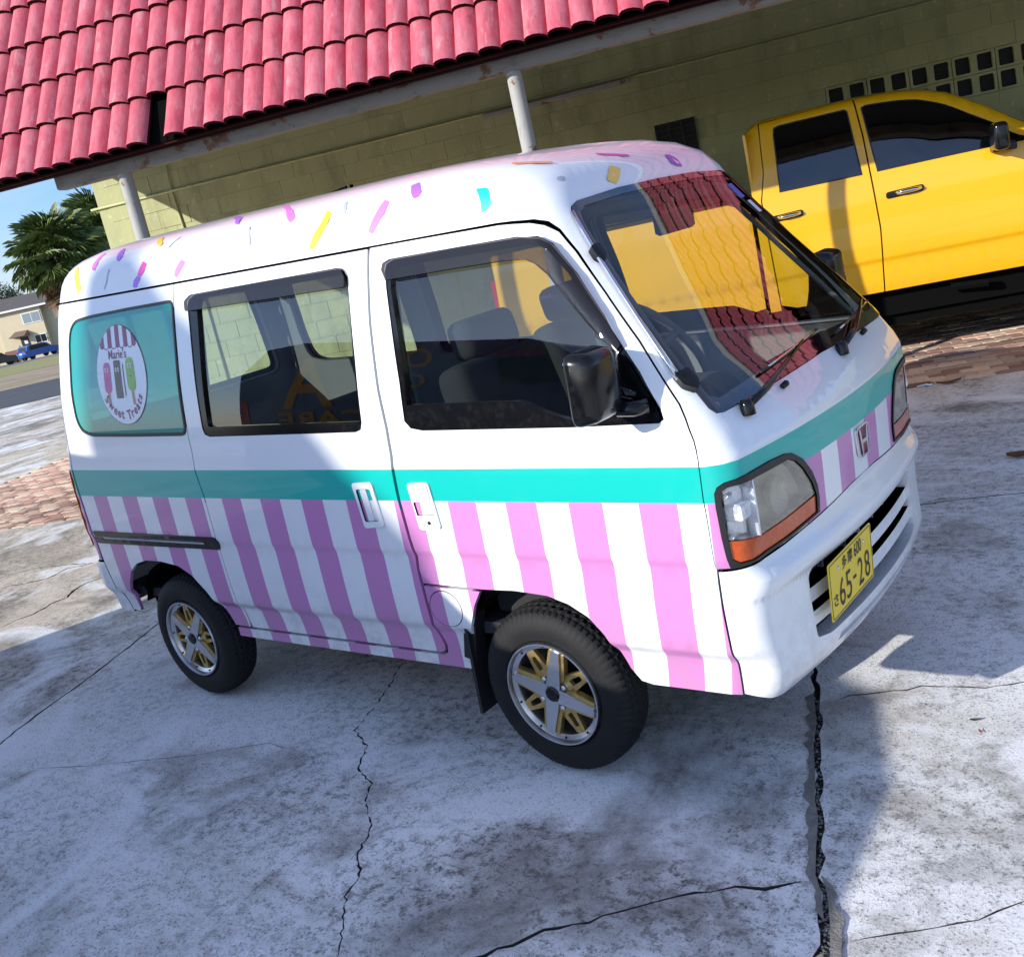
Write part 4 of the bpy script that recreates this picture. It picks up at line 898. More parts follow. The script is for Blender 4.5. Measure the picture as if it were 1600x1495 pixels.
# cabin
lin = rounded([(-2.2, .68), (.60, .68), (.645, 1.08), (.68, 1.3), (.68, 1.62), (.64, 1.69), (-2.2, 1.69)], .02)
for f in (lambda p: list(p), mir):
    panel('cabin_lining', S, NS, f(lin), M['trimgrey'], van, holes=[f(inset(swin, .006)), f(inset(fwin, -.006)), f(inset(qwin, .02))], off=-.045, flange=.012, st=(.12, .08))
panel('headliner', S, NS, [(UL, 1.70), (.74, 1.70), (.80, 1.745), (1.43, 1.752), (2.06, 1.745), (2.12, 1.70), (2*UM-UL, 1.70), (2*UM-UL, 2.28), (UL, 2.28)], M['trimgrey'], van, off=-.03, flange=0, st=(.12, .06))
panel('tailgate_lining', S, NS, [(-2.2, .5), (-2.2, 1.69), (2*UL+2.2, 1.69), (2*UL+2.2, .5)], M['trimgrey'], van, holes=[inset(rwin, -.005)], off=-.04, flange=.01, st=(.12, .08))
MB().box((-.93, 0, .44), (3.0, 1.24, .04)).build('cabin_floor', M['dash'], van)
ub = MB(); ub.box((-.95, 0, .36), (2.0, 1.10, .10)); ub.box((.30, 0, .40), (.7, .9, .10)); ub.tube([(-1.9, -.55, .27), (-1.9, .55, .27)], .035, 10); ub.tube([(0, -.55, .27), (0, .55, .27)], .03, 10); ub.box((-2.25, 0, .38), (.35, 1.0, .12))
ub.build('underbody', M['under'], van)
for cx, uu in ((0, None), (-1.9, None)):
    for g in (-1, 1):
        w = MB(); prof = [(.345, g*.60), (.345, g*.40)]
        n = 16; V = []; Fs = []
        for i in range(n+1):
            a = math.pi*(.13+.74*i/n); V += [(cx+.345*math.cos(a), g*(.672 if math.sin(a) > .62 else .650), .27+.345*math.sin(a)), (cx+.345*math.cos(a), g*.38, .27+.345*math.sin(a))]
        for i in range(n): Fs.append((2*i, 2*i+1, 2*i+3, 2*i+2))
        b = len(V); V.append((cx, g*.38, .42)); Fs += [(b, 2*i+1, 2*i+3) for i in range(n)]
        w.add(V, Fs).build('wheel_well', M['under'], van)
        q = MB()
        if g < 0: pass
# mud flap behind the front wheel
fl = [(-.270, .62), (-.205, .60), (-.255, .47), (-.285, .36), (-.292, .10), (-.298, .10), (-.300, .36), (-.30, .5)]
for g in (-1, 1):
    m_ = MB(); m_.box((-.300, g*.60, .33), (.012, .16, .34), rot=Matrix.Rotation(.06, 3, 'Y')); m_.build('mud_flap', M['rubber'], van)
    m_ = MB(); m_.box((-.285, g*.640, .47), (.05, .05, .26), rot=Matrix.Rotation(.25, 3, 'Y')); m_.build('arch_liner', M['rubber'], van)
# dashboard, wheel, seats
d = MB(); prof = [(.66, .55), (.66, .95), (.615, 1.03), (.56, 1.06), (.47, 1.06), (.42, 1.03), (.40, .95), (.46, .80), (.50, .55)]
V = [(x, y, z) for y in (-.58, .58) for x, z in prof]; k = len(prof); Fs = [(i, (i+1) % k, k+(i+1) % k, k+i) for i in range(k)]+[tuple(range(k))[::-1], tuple(range(k, 2*k))]
db = bevel(d.add(V, Fs).build('dashboard', M['dash'], van), .012)
hood_ = MB(); V = []; Fs = []
for i in range(9):
    a = math.pi*i/8
    for x in (.40, .52): V.append((x, -.33-.17*math.cos(a), 1.04+.09*math.sin(a)))
Fs = [(2*i, 2*i+1, 2*i+3, 2*i+2) for i in range(8)]+[tuple(range(1, 18, 2))]
autosmooth(hood_.add(V, Fs).build('instrument_hood', M['dash'], db), 40)
st_ = MB(); ax = Matrix.Rotation(R(-38), 3, 'Y'); c0 = np.array([.36, -.33, 1.20]); pts = []
for i in range(33):
    a = 2*math.pi*i/32; v = ax@Vector((0, .19*math.cos(a), .19*math.sin(a))); pts.append(c0+np.array(v))
st_.tube(pts, .014, 8, cap=False); sw = st_.build('steering_wheel', M['dash'], van, smooth=True)
hb = MB(); hb.rev([(0, .02), (.05, .015), (.06, -.01), (.0, -.02)], 16, 'x', (0, 0, 0)); V = [c0+np.array(ax@Vector(v)) for v in hb.V]
hb.V = [tuple(v) for v in V]
for a in (.2, math.pi-.2, -math.pi/2): hb.tube([c0, c0+np.array(ax@Vector((0, .185*math.cos(a), .185*math.sin(a))))], .012, 6)
hb.tube([c0, c0+np.array([.20, 0, -.22])], .025, 8); hb.build('wheel_hub', M['dash'], sw, smooth=True)
def seat(y, dx=0):
    s_ = empty('front_seat'); s_.parent = van
    def cushion(name, c, dms, rx, b=.04):
        bm = bmesh.new(); bmesh.ops.create_cube(bm, size=1); bmesh.ops.scale(bm, vec=dms, verts=bm.verts); bmesh.ops.bevel(bm, geom=bm.edges[:], offset=b, segments=4, profile=.6, affect='EDGES')
        Mx = Matrix.Translation(c)@Matrix.Rotation(rx, 4, 'Y'); V = [Mx@v.co for v in bm.verts]; Fs = [[v.index for v in f.verts] for f in bm.faces]; bm.free(); o = obj(name, V, Fs, M['seat'], s_, smooth=True)
    cushion('seat_cushion', (.12+dx, y, .80), (.50, .48, .15), R(-6), .05); cushion('seat_back', (-.12+dx, y, 1.03), (.13, .46, .48), R(-14), .055); cushion('headrest', (-.18+dx, y, 1.325), (.10, .26, .13), R(-10), .045)
    for g in (-.06, .06): MB().tube([(-.165+dx, y+g, 1.22), (-.18+dx, y+g, 1.30)], .006, 6).build('headrest_post', M['chrome'], s_)
    cushion('seat_base', (.06+dx, y, .62), (.48, .46, .30), 0, .02)
seat(-.34, -.06); seat(.34, -.20)
bs = empty('rear_bench'); bs.parent = van
for nm, c, dm in (('bench_cushion', (-1.35, 0, .62), (.45, 1.15, .14)), ('bench_back', (-1.58, 0, .86), (.12, 1.15, .42))):
    bevel(MB().box(c, dm).build(nm, M['seat'], bs), .035, 3)
MB().box((.30, .02, 1.545), (.03, .20, .07), ch=.008).tube([(.29, .02, 1.56), (.285, .02, 1.60)], .008, 6).build('rear_view_mirror', M['plastic'], van)
for y in (-.33, .33):
    pass

# wheels
tprof = [(.168, -.008), (.176, .004), (.200, .010), (.226, .008), (.246, -.001), (.2575, -.010), (.2635, -.022), (.2655, -.027), (.2675, -.036), (.2685, -.046), (.2690, -.051), (.2700, -.058), (.2700, -.066)]
tprof = tprof+[(r, -.132-h) for r, h in tprof[::-1][1:]]
def tyre_mesh():
    n = 360; V = []; m_ = len(tprof)
    for k in range(n):
        a = 2*math.pi*k/n
        for i, (r, h) in enumerate(tprof):
            j = min(i, m_-1-i)
            if j in (4, 5): r -= .0030 if k % 5 == 0 else 0
            if j == 6: r -= .0040 if k % 5 in (0, 1) else 0
            if j == 7: r -= .0055
            if j in (8, 9): r -= .0045 if (k+3*(j-8)) % 6 < 2 else 0
            if j == 10: r -= .0055
            if j in (11, 12): r -= .0045 if (k+2+2*(j-11)) % 6 < 2 else 0
            V.append((r*math.cos(a), -h, r*math.sin(a)))       # outer face towards -y, y = -h
    Fs = []
    for k in range(n):
        for i in range(m_-1): j = i+1; Fs.append((k*m_+i, ((k+1) % n)*m_+i, ((k+1) % n)*m_+j, k*m_+j))
    return V, Fs
TV, TF = tyre_mesh()
W1 = empty('wheel', (0, -.672, .27)); W1.parent = van
ty = obj('tyre', [(x, y, z) for x, y, z in TV], TF, M['tyre'], W1); autosmooth(ty, 28)
rimp = [(.168, .006), (.1675, -.006), (.1655, -.011), (.1610, -.011), (.1585, -.004), (.1570, .004), (.150, .008), (.143, .011), (.140, .018), (.138, .050), (.134, .085)]
rim_o = MB().rev(rimp, 72, 'y').build('rim', M['alloy'], W1); autosmooth(rim_o, 25)
MB().rev([(.145, .062), (.05, .070), (0, .070)], 32, 'y').build('brake_drum', M['steel'], W1, smooth=True)
fw = lambda y0, ang: (np.array([0, y0, 0]), (math.cos(ang), 0, math.sin(ang)), (-math.sin(ang), 0, math.cos(ang)))
# outline axes: x along the spoke, y across it; depth runs towards -y (outwards)
for k in range(4):
    a = R(73+90*k)
    sp = extrude('spoke', [(.020, -.025), (.030, -.0245), (.146, -.0135), (.146, .0135), (.030, .0245), (.020, .025)], M['alloy'], W1, .016, fw(.012, a)); bevel(sp, .0018)
    for g in (-1, 1):
        q = [(.045, g*.0235), (.142, g*.0145), (.142, g*.0270), (.060, g*.0340)]
        if g < 0: q = q[::-1]
        bevel(extrude('gold_rib', q, M['gold'], W1, .020, fw(.024, a)), .0015)
    a2 = a+math.pi/4
    gp = extrude('gold_plate', rounded([(.026, -.030), (.060, -.030), (.142, -.016), (.142, .016), (.060, .030), (.026, .030)], .006), M['gold'], W1, .014, fw(.026, a2), holes=[rounded([(.076, -.010), (.122, -.008), (.122, .008), (.076, .010)], .007)][:1]); bevel(gp, .0012)
    c_ = np.array([.050*math.cos(a2), 0, .050*math.sin(a2)])
    MB().rev([(0, -.006), (.005, -.005), (.0085, -.001), (.0095, .004), (.0095, .014)], 6, 'y', c_).build('wheel_nut', M['chrome'], W1)
bevel(MB().rev([(0, -.010), (.020, -.010), (.0245, -.007), (.0255, .0), (.0255, .02)], 32, 'y').build('centre_cap', M['plastic'], W1), .001)
V, T = text2d('CRE', .014, .0); obj('cap_lettering', [(v[0], -.0106, v[1]) for v in V], T, M['steel'], W1)
for k in range(10):
    a = R(20+36*k); MB().rev([(0, -.003), (.003, -.002), (.0038, .004)], 8, 'y', (.1515*math.cos(a), .005, .1515*math.sin(a))).build('rim_rivet', M['ink'], W1)
W2 = copy_tree(W1, van); W2.location = (-1.9, -.672, .27); W2.rotation_euler = (0, R(23), 0)
for x in (0, -1.9):
    w = copy_tree(W1, van); w.location = (x, .672, .27); w.rotation_euler = (0, 0, math.pi)
# ================================================================== BUILDING AND CANOPY
BY = R(26.3); cb, sb = math.cos(BY), math.sin(BY)
M['wallpaint'] = mat('pale yellow-green masonry paint', (.43, .445, .23), .85, noise=.5, nscale=2.2, col2=(.33, .34, .18), bump=.5, bscale=35, bdist=.006)
M['wallpatch'] = mat('paint over mortar', (.52, .54, .32), .9, noise=.3, nscale=6, col2=(.42, .43, .27)); M['soffit'] = mat('dark ceiling', (.07, .068, .06), .9, noise=.4)  # the ceiling is unseen and kept dark to cut bounce light on the wall
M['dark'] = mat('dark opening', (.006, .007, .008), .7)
M['rusty'] = mat('peeling cream paint', (.40, .38, .34), .7, noise=1.0, nscale=7, col2=(.42, .39, .33), bump=.3, bscale=40)
def rust_mat(name, base, thr, sc):
    m, n, l, p = nodes(name); co = n.new('ShaderNodeTexCoord').outputs['Object']
    t = n.new('ShaderNodeTexNoise'); t.inputs['Scale'].default_value = sc; t.inputs['Detail'].default_value = 10; t.inputs['Roughness'].default_value = .7; l.new(co, t.inputs['Vector'])
    r = n.new('ShaderNodeValToRGB'); r.color_ramp.elements[0].position = thr; r.color_ramp.elements[0].color = (*base, 1); r.color_ramp.elements[1].position = thr+.03; r.color_ramp.elements[1].color = (.17, .075, .035, 1)
    e = r.color_ramp.elements.new(thr+.10); e.color = (.07, .04, .025, 1)
    l.new(t.outputs['Fac'], r.inputs['Fac']); l.new(r.outputs['Color'], p.inputs['Base Color']); p.inputs['Roughness'].default_value = .7
    b = n.new('ShaderNodeBump'); b.inputs['Strength'].default_value = .4; b.inputs['Distance'].default_value = .004; b.invert = True; l.new(t.outputs['Fac'], b.inputs['Height']); l.new(b.outputs['Normal'], p.inputs['Normal']); return m
M['colpaint'] = rust_mat('white post paint with rust', (.33, .32, .305), .57, 6)
M['beampaint'] = rust_mat('cream beam paint with rust', (.22, .205, .185), .55, 4)
M['rooftile'] = mat('weathered pink-red roof tile', (.47, .055, .088), .65, noise=.7, nscale=5, col2=(.57, .22, .25), obj_var=.10, bump=.3, bscale=60, bdist=.004, stretch=(3, .8, .8))
M['tileedge'] = mat('shade-coloured tile underside', (.040, .005, .008), .85, noise=.4, spec=.1)  # shade put into the colour of tile lips, undersides and eave board
WO = (-1.076, 7.787, 0)
bld = empty('masonry_building', WO, BY, 'pale yellow-green block building wall in deep shade under the tiled canopy', 'building')
BL, BH = .385, .197
def lw(s_, y_, z_): return (WO[0]+s_*cb-y_*sb, WO[1]+s_*sb+y_*cb, z_)
core = MB(); core.box((-4.965, .20, 1.75), (8.03, .436, 3.5)); core.box((5.5, .22, 1.75), (12.92, .40, 3.5)); core.box((5.5, 0, .92), (12.92, .036, 1.84)); core.box((5.5, 0, 2.88), (12.92, .036, 1.24)); core.box((-8.78, 3.4, 1.75), (.40, 6.0, 3.5)); core.box((9.2, -1.6, 1.75), (.40, 3.6, 3.5))  # last box is an unseen end wall, added to darken the wall under the canopy
core.build('wall_core', M['wallpaint'], bld)
blk = MB().box((0, 0, 0), (BL-.002, .05, BH-.002), ch=.0015); blk0 = blk.build('block', M['wallpaint'], bld)
bme = blk0.data; half = MB().box((0, 0, 0), (BL/2-.006, .05, BH-.006), ch=.004).build('block', M['wallpaint'], bld); bpy.data.objects.remove(half)
cand = []; rest = []; rg = random.Random(5)
hole_w = lambda s_, z_: (-2.63 < s_ < -2.21 and 1.93 < z_ < 2.30)
z0 = 2.25-BH*11
for r_ in range(-1, 18):
    zc = z0+BH*(r_+.5)
    if zc < .05 or zc > 3.45: continue
    for k in range(-22, 28):
        sc_ = -.95+BL*(k+.5)+(BL/2 if r_ % 2 else 0)
        if sc_-BL/2 < -9.0 or sc_ > 9: continue
        if zc > 1.85 and zc < 2.25 and sc_+BL/2 > -.94: continue
        if hole_w(sc_, zc) or (abs(sc_+2.42) < BL*.5+.20 and 1.95 < zc < 2.28 and hole_w(sc_+.1, zc)): continue
        q = project(*lw(sc_, 0, zc)); v = -40 < q[0] < 1640 and -20 < q[1] < 420
        (cand if v else rest).append((q[2], sc_, zc, rg.uniform(-.002, .002), rg.uniform(-.004, .004)))
cand.sort(); rest += cand[250:]; blk0.location = (cand[0][1], -.003, cand[0][2])
for d, s_, z_, dy, a in cand[1:250]:
    o = link(bpy.data.objects.new('block', bme)); o.parent = bld; o.location = (s_, dy, z_); o.rotation_euler = (a*.5, 0, a*.3)
m_ = MB()
for d, s_, z_, dy, a in rest: m_.box((s_, dy, z_), (BL-.006, .05, BH-.006))
m_.build('further_blocks', M['wallpaint'], bld, kind='stuff')
# pierced vent blocks in two rows
def vent_block():
    o_ = rect2(-BL/2+.003, -BH/2+.003, BL/2-.003, BH/2-.003); hs = [rounded([(cx-.066, -.074), (cx+.066, -.074), (cx+.066, .074), (cx-.066, .074)], .016) for cx in (-.098, .098)]
    v = extrude('vent_block', o_, M['wallpaint'], bld, .06, ((0, .03, 0), (1, 0, 0), (0, 0, 1)), holes=hs)
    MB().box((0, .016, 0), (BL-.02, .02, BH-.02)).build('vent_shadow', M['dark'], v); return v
vb = None
for row, zc in ((0, 2.25-BH/2), (1, 2.25-BH*1.5)):
    for k in range(0, 8):
        s_ = -.95+BL*(k+.5)
        if vb is None: vb = vent_block(); v = vb
        else: v = copy_tree(vb, bld)
        v.location = (s_, 0, zc)
# grilled window
wd = MB().box((-2.42, .0, 2.10), (.40, .052, .36)).build('grille_window', M['dark'], bld)
for k in range(4): MB().box((-2.42+(k-1.5)*.13, -.028, 2.10), (.014, .03, .36)).build('grille_bar', M['steel'], wd)
for k in range(7): MB().box((-2.42, -.028, 1.95+k*.052), (.40, .012, .006)).build('grille_wire', M['steel'], wd)
# conduits, batten light, lamp by the corner
MB().tube([(-9.06, -.045, 2.83), (-6, -.045, 2.805), (0, -.045, 2.785), (9, -.045, 2.77)], .013, 8).build('conduit', M['wallpaint'], bld, smooth=True)
MB().tube([(-7.95, -.045, 3.44), (-8.0, -.045, 3.0), (-8.01, -.04, 2.8), (-7.98, -.04, 2.2), (-7.98, -.04, .5)], .010, 8).build('cable', M['wallpaint'], bld, smooth=True)
bt = MB().box((-3.55, -.075, 2.765), (1.54, .06, .05), ch=.008).build('batten_light', M['colpaint'], bld)
tag(bt, kind=None)
lp = MB().box((-9.12, -.06, 3.32), (.16, .10, .07), ch=.01).tube([(-9.02, -.05, 3.32), (-8.9, -.05, 3.33)], .015, 6).build('corner_lamp', M['colpaint'], bld)
MB().rev([(0, -.17), (.030, -.165), (.042, -.12), (.042, -.04), (.025, 0)], 14, 'z', (-9.13, -.08, 3.29)).build('lamp_jar', M['clearlens'], lp, smooth=True)

M['wtrim'] = mat('white trim paint', (.72, .72, .70), .6)
EO = (-2.725, 1.671, 0)
can = empty('tiled_canopy', EO, BY, 'long mansard canopy of pink-red barrel tiles with a cream beam along its edge', 'canopy')
PT, EX, SL = .1365, .335, R(60)
grime(M['rooftile'], (.20, .035, .05), 22, .52, .72, .65, stretch=(1, .35, 1)); grime(M['rooftile'], (.09, .03, .035), 90, .60, .70, .5); grime(M['rooftile'], (.70, .45, .45), 7, .56, .70, .45, stretch=(2, .5, 1))
grime(M['wallpaint'], (.16, .165, .10), 1.6, .50, .75, .7, stretch=(1.3, 1, .35)); grime(M['wallpaint'], (.05, .05, .04), 26, .66, .72, .6); grime(M['wallpaint'], (.70, .70, .45), 9, .60, .64, .35)
def tile_mesh():
    pr_ = [(0, -.010), (.05, .022), (.18, .038), (.42, .044), (.66, .038), (.86, .022), (.97, .006), (1.0, .0)]
    L = .40; V = []; n = len(pr_)
    for yy, dz in ((0, .036), (L, .0)):
        for x, h in pr_: V.append(((x*1.03-.005)*PT, yy, h+dz))
    b = len(V)
    for x, h in pr_: V.append(((x*1.03-.005)*PT, 0, h+.036-.026))
    b2 = len(V)
    for x, h in pr_: V.append(((x*1.03-.005)*PT, L, h-.012))
    Fs = [(i, i+1, n+i+1, n+i) for i in range(n-1)]; mi = [0]*(n-1)
    Fs += [(b+i, b+i+1, i+1, i) for i in range(n-1)]; mi += [1]*(n-1)
    Fs += [(b+i+1, b+i, b2+i, b2+i+1) for i in range(n-1)]; mi += [1]*(n-1)
    return V, Fs, mi
tV, tF, tmi = tile_mesh()
def tile_data():
    me = bpy.data.meshes.new('tile'); me.from_pydata([tuple(v) for v in tV], [], tF); me.materials.append(M['rooftile']); me.materials.append(M['tileedge']); me.polygons.foreach_set('material_index', tmi); me.polygons.foreach_set('use_smooth', [True]*len(tF)); me.set_sharp_from_angle(angle=R(40)); return me
tme = tile_data(); cand = []; rest = []; rg = random.Random(9); cs_, sn_ = math.cos(SL), math.sin(SL)
def le(s_, y_, z_): return (EO[0]+s_*cb-y_*sb, EO[1]+s_*sb+y_*cb, z_)
for r_ in range(6):
    for k in range(-50, 66):
        if r_ == 0 and k == -9: continue
        s_ = -.034+PT*k; y_, z_ = r_*EX*cs_, 2.590+r_*EX*sn_
        if s_ < -5.6: continue
        q = project(*le(s_, y_, z_)); v = -40 < q[0] < 1200 and -110 < q[1] < 420
        (cand if v else rest).append((q[2], s_+rg.uniform(-.002, .002), y_, z_, rg.uniform(-.006, .006), rg.uniform(-.004, .004)))
cand.sort(key=lambda a: a[0]); rest += cand[300:]
for d, s_, y_, z_, a, b_ in cand[:300]:
    o = link(bpy.data.objects.new('tile', tme)); o.parent = can; o.location = (s_, y_, z_); o.rotation_euler = (SL+a, 0, b_)
m_ = MB()
for d, s_, y_, z_, a, b_ in rest:
    m_.V += [(s_+v[0], y_+v[1]*cs_-v[2]*sn_, z_+v[1]*sn_+v[2]*cs_) for v in tV]; b = len(m_.V)-len(tV); m_.F += [tuple(i+b for i in f) for f in tF]; m_.mi += tmi
o = m_.build('further_tiles', [M['rooftile'], M['tileedge']], can, kind='stuff'); autosmooth(o, 40)
X0, X1 = -5.6, 9.0
HT = 6*EX+.04
V = [(X0, .035, 2.60), (X1, .035, 2.60), (X1, .02+HT*cs_, 2.60+HT*sn_), (X0, .02+HT*cs_, 2.60+HT*sn_), (X0, .10, 2.58), (X1, .10, 2.58), (X1, .14+HT*cs_, 2.60+HT*sn_), (X0, .14+HT*cs_, 2.60+HT*sn_)]
obj('sheathing', V, [(0, 1, 2, 3), (7, 6, 5, 4), (0, 4, 5, 1), (3, 2, 6, 7), (0, 3, 7, 4), (1, 5, 6, 2)], M['under'], can)
MB().box(((X0+X1)/2, .125, 2.592), (X1-X0, .16, .012)).build('eave_board', M['tileedge'], can)
MB().box(((X0+X1)/2, .02+HT*cs_, 2.60+HT*sn_+.05), (X1-X0, .20, .10), ch=.01).build('ridge_cap', M['wtrim'], can)
MB().box(((-2.12+X1)/2, .25, 2.550), (X1+2.12, .10, .095), ch=.008).build('edge_beam', M['beampaint'], can)
V = [(-5.6, .20, 2.612), (X1, .20, 2.612), (X1, 4.76, 3.46), (-4.95, 4.76, 3.46)]
obj('ceiling', V+[(a, b, c_+.06) for a, b, c_ in V], [(3, 2, 1, 0), (4, 5, 6, 7), (0, 1, 5, 4), (1, 2, 6, 5), (2, 3, 7, 6), (3, 0, 4, 7)], M['soffit'], can)
MB().box((2, 3.2, 3.62), (13.2, 3.4, .08)).build('roof_deck', M['under'], can)
lbl = {1.05: 'white steel post with flaking rust, rising behind the middle of the van roof', -1.635: 'rust-marked white steel post beside the sunlit corner of the wall'}
pr0 = None
for s_ in (-1.635, 1.05, 6.42):
    x, y, _ = le(s_, .25, 0); p_ = empty('support_post', (x, y, 0), BY, lbl.get(s_, 'white steel post holding the canopy beyond the yellow pickup' if s_ > 5 else 'white steel post holding the canopy beside the yellow pickup'), 'post', 'white posts holding the tiled canopy')
    MB().rev([(.0, 2.506), (.047, 2.506), (.047, .02), (.0, .02)], 20, 'z').build('post_shaft', M['colpaint'], p_); autosmooth(bpy.context.scene.objects[p_.children[0].name], 40)
    MB().box((0, 0, .01), (.18, .18, .02)).build('base_plate', M['colpaint'], p_)

# ================================================================== YELLOW PICKUP
grime(M['beampaint'], (.10, .085, .07), 14, .50, .68, .6, stretch=(.3, 1, 1)); grime(M['colpaint'], (.12, .10, .085), 22, .56, .70, .6, stretch=(1, 1, .3))
TO = (-.765, 4.771, 0); TY = R(24)
pick = empty('pickup_truck', TO, TY, 'bright yellow four-door pickup truck parked on the bricks under the canopy', 'pickup')
M['yellow'] = paint('yellow car paint', (.82, .42, .002), noise=.12, nscale=2, col2=(.74, .36, .006))
M['tint'] = mat('dark tinted glass', (.002, .003, .004), .0, coat=1, coatr=0, spec=.6)
grime(M['yellow'], (.35, .24, .10), 14, .45, .72, .35, zfade=(1.0, .5))
zr = pchip([-.80, -.74, -.66, 0, .264, .499, .636, .797, .942, 1.084, 1.40, 1.50, 1.75, 2.5, 2.85, 2.95], [1.90, 1.955, 1.985, 1.990, 1.975, 1.932, 1.881, 1.785, 1.685, 1.580, 1.36, 1.31, 1.29, 1.24, 1.17, 1.05])
ysd = pchip([.50, .56, .70, .78, .82, 1.0, 1.25, 1.38, 1.43], [.10, .055, .03, .022, .004, -.008, -.005, .008, .018])
HW = .98
def ST(u, t):
    u = np.asarray(u, float); t = np.asarray(t, float); u, t = np.broadcast_arrays(u, t)
    z_ = np.where(t <= 1.43, t, 0.); hgt = zr(u)-1.43; g_ = np.clip((t-1.43)/.47, 0, 1)
    roof = np.clip((t-1.90)/.12, 0, 1); acr = np.clip((t-2.02)/.6, 0, 1)
    hh_ = np.maximum(hgt, -.25); top = 1.43+hh_
    rr = np.minimum(.07, .25*np.abs(hh_)+.02)
    z2 = 1.43+(hh_-rr)*g_+rr*np.sin(roof*math.pi/2)+.015*np.sin(acr*math.pi/2)
    yin = .018+.11*g_*np.clip(hgt/.5, 0, 1)+.09*(1-np.cos(roof*math.pi/2))
    y2 = yin+(HW-yin)*acr
    fx = np.clip((u-2.75)/.2, 0, 1)
    Z = np.where(t <= 1.43, z_, z2); Y = np.where(t <= 1.43, ysd(np.clip(t, .5, 1.43)), y2)+.10*fx*fx
    zl = np.where(u > 1.5, np.minimum(Z, zr(u)), Z)
    return np.stack([u, Y, zl], -1)
def flipY(F): return lambda u, t: F(u, t)*np.array([1, -1, 1.])+np.array([0, 2*HW, 0])
SF = flipY(ST)
def NT(u, t, e=2e-3):
    u = np.asarray(u, float); t = np.asarray(t, float); a = ST(u+e, t)-ST(u-e, t); b = ST(u, t+e)-ST(u, t-e); n = np.cross(a, b); L = np.linalg.norm(n, axis=-1, keepdims=True); return np.where(L > 1e-9, n/np.maximum(L, 1e-9), [0, 0, 1.])
def NF(u, t): return NT(u, t)*np.array([1, -1, 1.])
def tz(s_, z_): h = float(zr(s_))-1.43; rr = min(.07, .25*abs(h)+.02); return (s_, z_ if z_ <= 1.43 else 1.43+.47*min(1, (z_-1.43)/(h-rr)))
rwin = [tz(*p) for p in [(-.583, 1.86), (-.572, 1.905), (-.535, 1.925), (-.489, 1.930), (-.060, 1.925), (-.040, 1.90), (-.006, 1.434), (-.600, 1.436)]]
fwin2 = [tz(*p) for p in [(.050, 1.905), (.086, 1.918), (.43, 1.874), (.611, 1.795), (.743, 1.706), (.90, 1.600), (1.12, 1.45), (1.10, 1.432), (.095, 1.434)]]
arch = lambda cx, r_: [(cx+r_*math.cos(a), max(.50, .40+r_*math.sin(a))) for a in np.linspace(0, math.pi, 17)]
rdoor = [(-.715, .60), (-.735, 1.40), (-.690, 1.60), (-.672, 1.95), (.006, 1.965), (.033, 1.70), (.044, 1.415), (.060, 1.037), (.034, .56), (-.60, .56)]
fdoor2 = [(.040, .56), (.066, 1.037), (.051, 1.415), (.040, 1.70), (.013, 1.965), (.50, 1.965), (.90, 1.965), (1.25, 1.96), (1.36, 1.43), (1.34, .56)]
for F, Nn, far in ((ST, NT, False), (SF, NF, True)):
    rdp = panel('rear_door', F, Nn, inset(rdoor, .002), M['yellow'], pick, holes=[rwin], st=(.12, .07), flange=.015, ts=(.76, .775, .785, .795, .805, .815, .825, .84), edge=.06)
    fdp = panel('front_door', F, Nn, inset(fdoor2, .002), M['yellow'], pick, holes=[fwin2], st=(.12, .07), flange=.015, ts=(.76, .775, .785, .795, .805, .815, .825, .84), edge=.06)
    panel('cab_roof', F, Nn, [(-.80, .56), (-.72, .56), (-.742, 1.40), (-.696, 1.60), (-.678, 1.957), (1.256, 1.968), (1.366, 1.43), (1.346, .56), (1.62, .56)]+arch(2.12, .48)[::-1][1:-1]+[(2.66, .56), (2.94, .6), (2.94, 2.62), (-.80, 2.62)], M['yellow'], pick, st=(.12, .07), flange=.012, ts=(.80, .82), edge=.08, holes=[[(.62, 2.06), (1.42, 2.06), (1.42, 2.60), (.62, 2.60)]])
    panel('windscreen', F, Nn, [(.60, 2.05), (1.44, 2.05), (1.44, 2.62), (.60, 2.62)], M['tint'], pick, off=-.004, flange=0)
    for w_, par in ((rwin, rdp), (fwin2, fdp)):
        panel('window_pane', F, Nn, w_, M['tint'], par, off=-.008, flange=0); panel('window_seal', F, Nn, w_, M['rubber'], par, holes=[inset(w_, .010)], off=.001, flange=.012, edge=.06)
    panel('bed_side', F, Nn, [(-.83, .60), (-.83, 1.425), (-2.88, 1.425), (-2.92, .60)]+arch(-2.0, .46)[::-1], M['yellow'], pick, st=(.12, .07), flange=.04, ts=(.80, .82), edge=.06)
    for a_, b_, par in ((.140, .380, fdp), (-.700, -.465, rdp)):
        hb_ = panel('door_handle', F, Nn, rounded([(a_-.01, 1.228), (b_+.01, 1.236), (b_+.01, 1.285), (a_-.01, 1.277)], .02), M['plastic'], par, off=.004, flange=.01)
        q = [F(np.array([x]), np.array([1.256+(x-a_)*.03]))[0]+Nn(np.array([x]), np.array([1.25]))[0]*o_ for x, o_ in ((a_+.055, .012), (a_+.10, .034), (b_-.07, .036), (b_-.01, .020))]
        MB().tube(q, [.013, .016, .016, .014], 10).build('handle_bar', M['chrome'], hb_, smooth=True)
    g = -1 if not far else 1; yb = 0 if not far else 2*HW
    mm = bevel(MB().box((.885, yb+g*.16, 1.50), (.10, .20, .19)).build('door_mirror', M['plastic'], pick), .035, 4)
    bevel(MB().box((.93, yb+g*.02, 1.42), (.16, .14, .06)).build('mirror_arm', M['plastic'], mm), .015)
MB().box((-1.86, HW, .95), (2.02, 1.90, .08)).build('bed_floor', M['yellow'], pick)
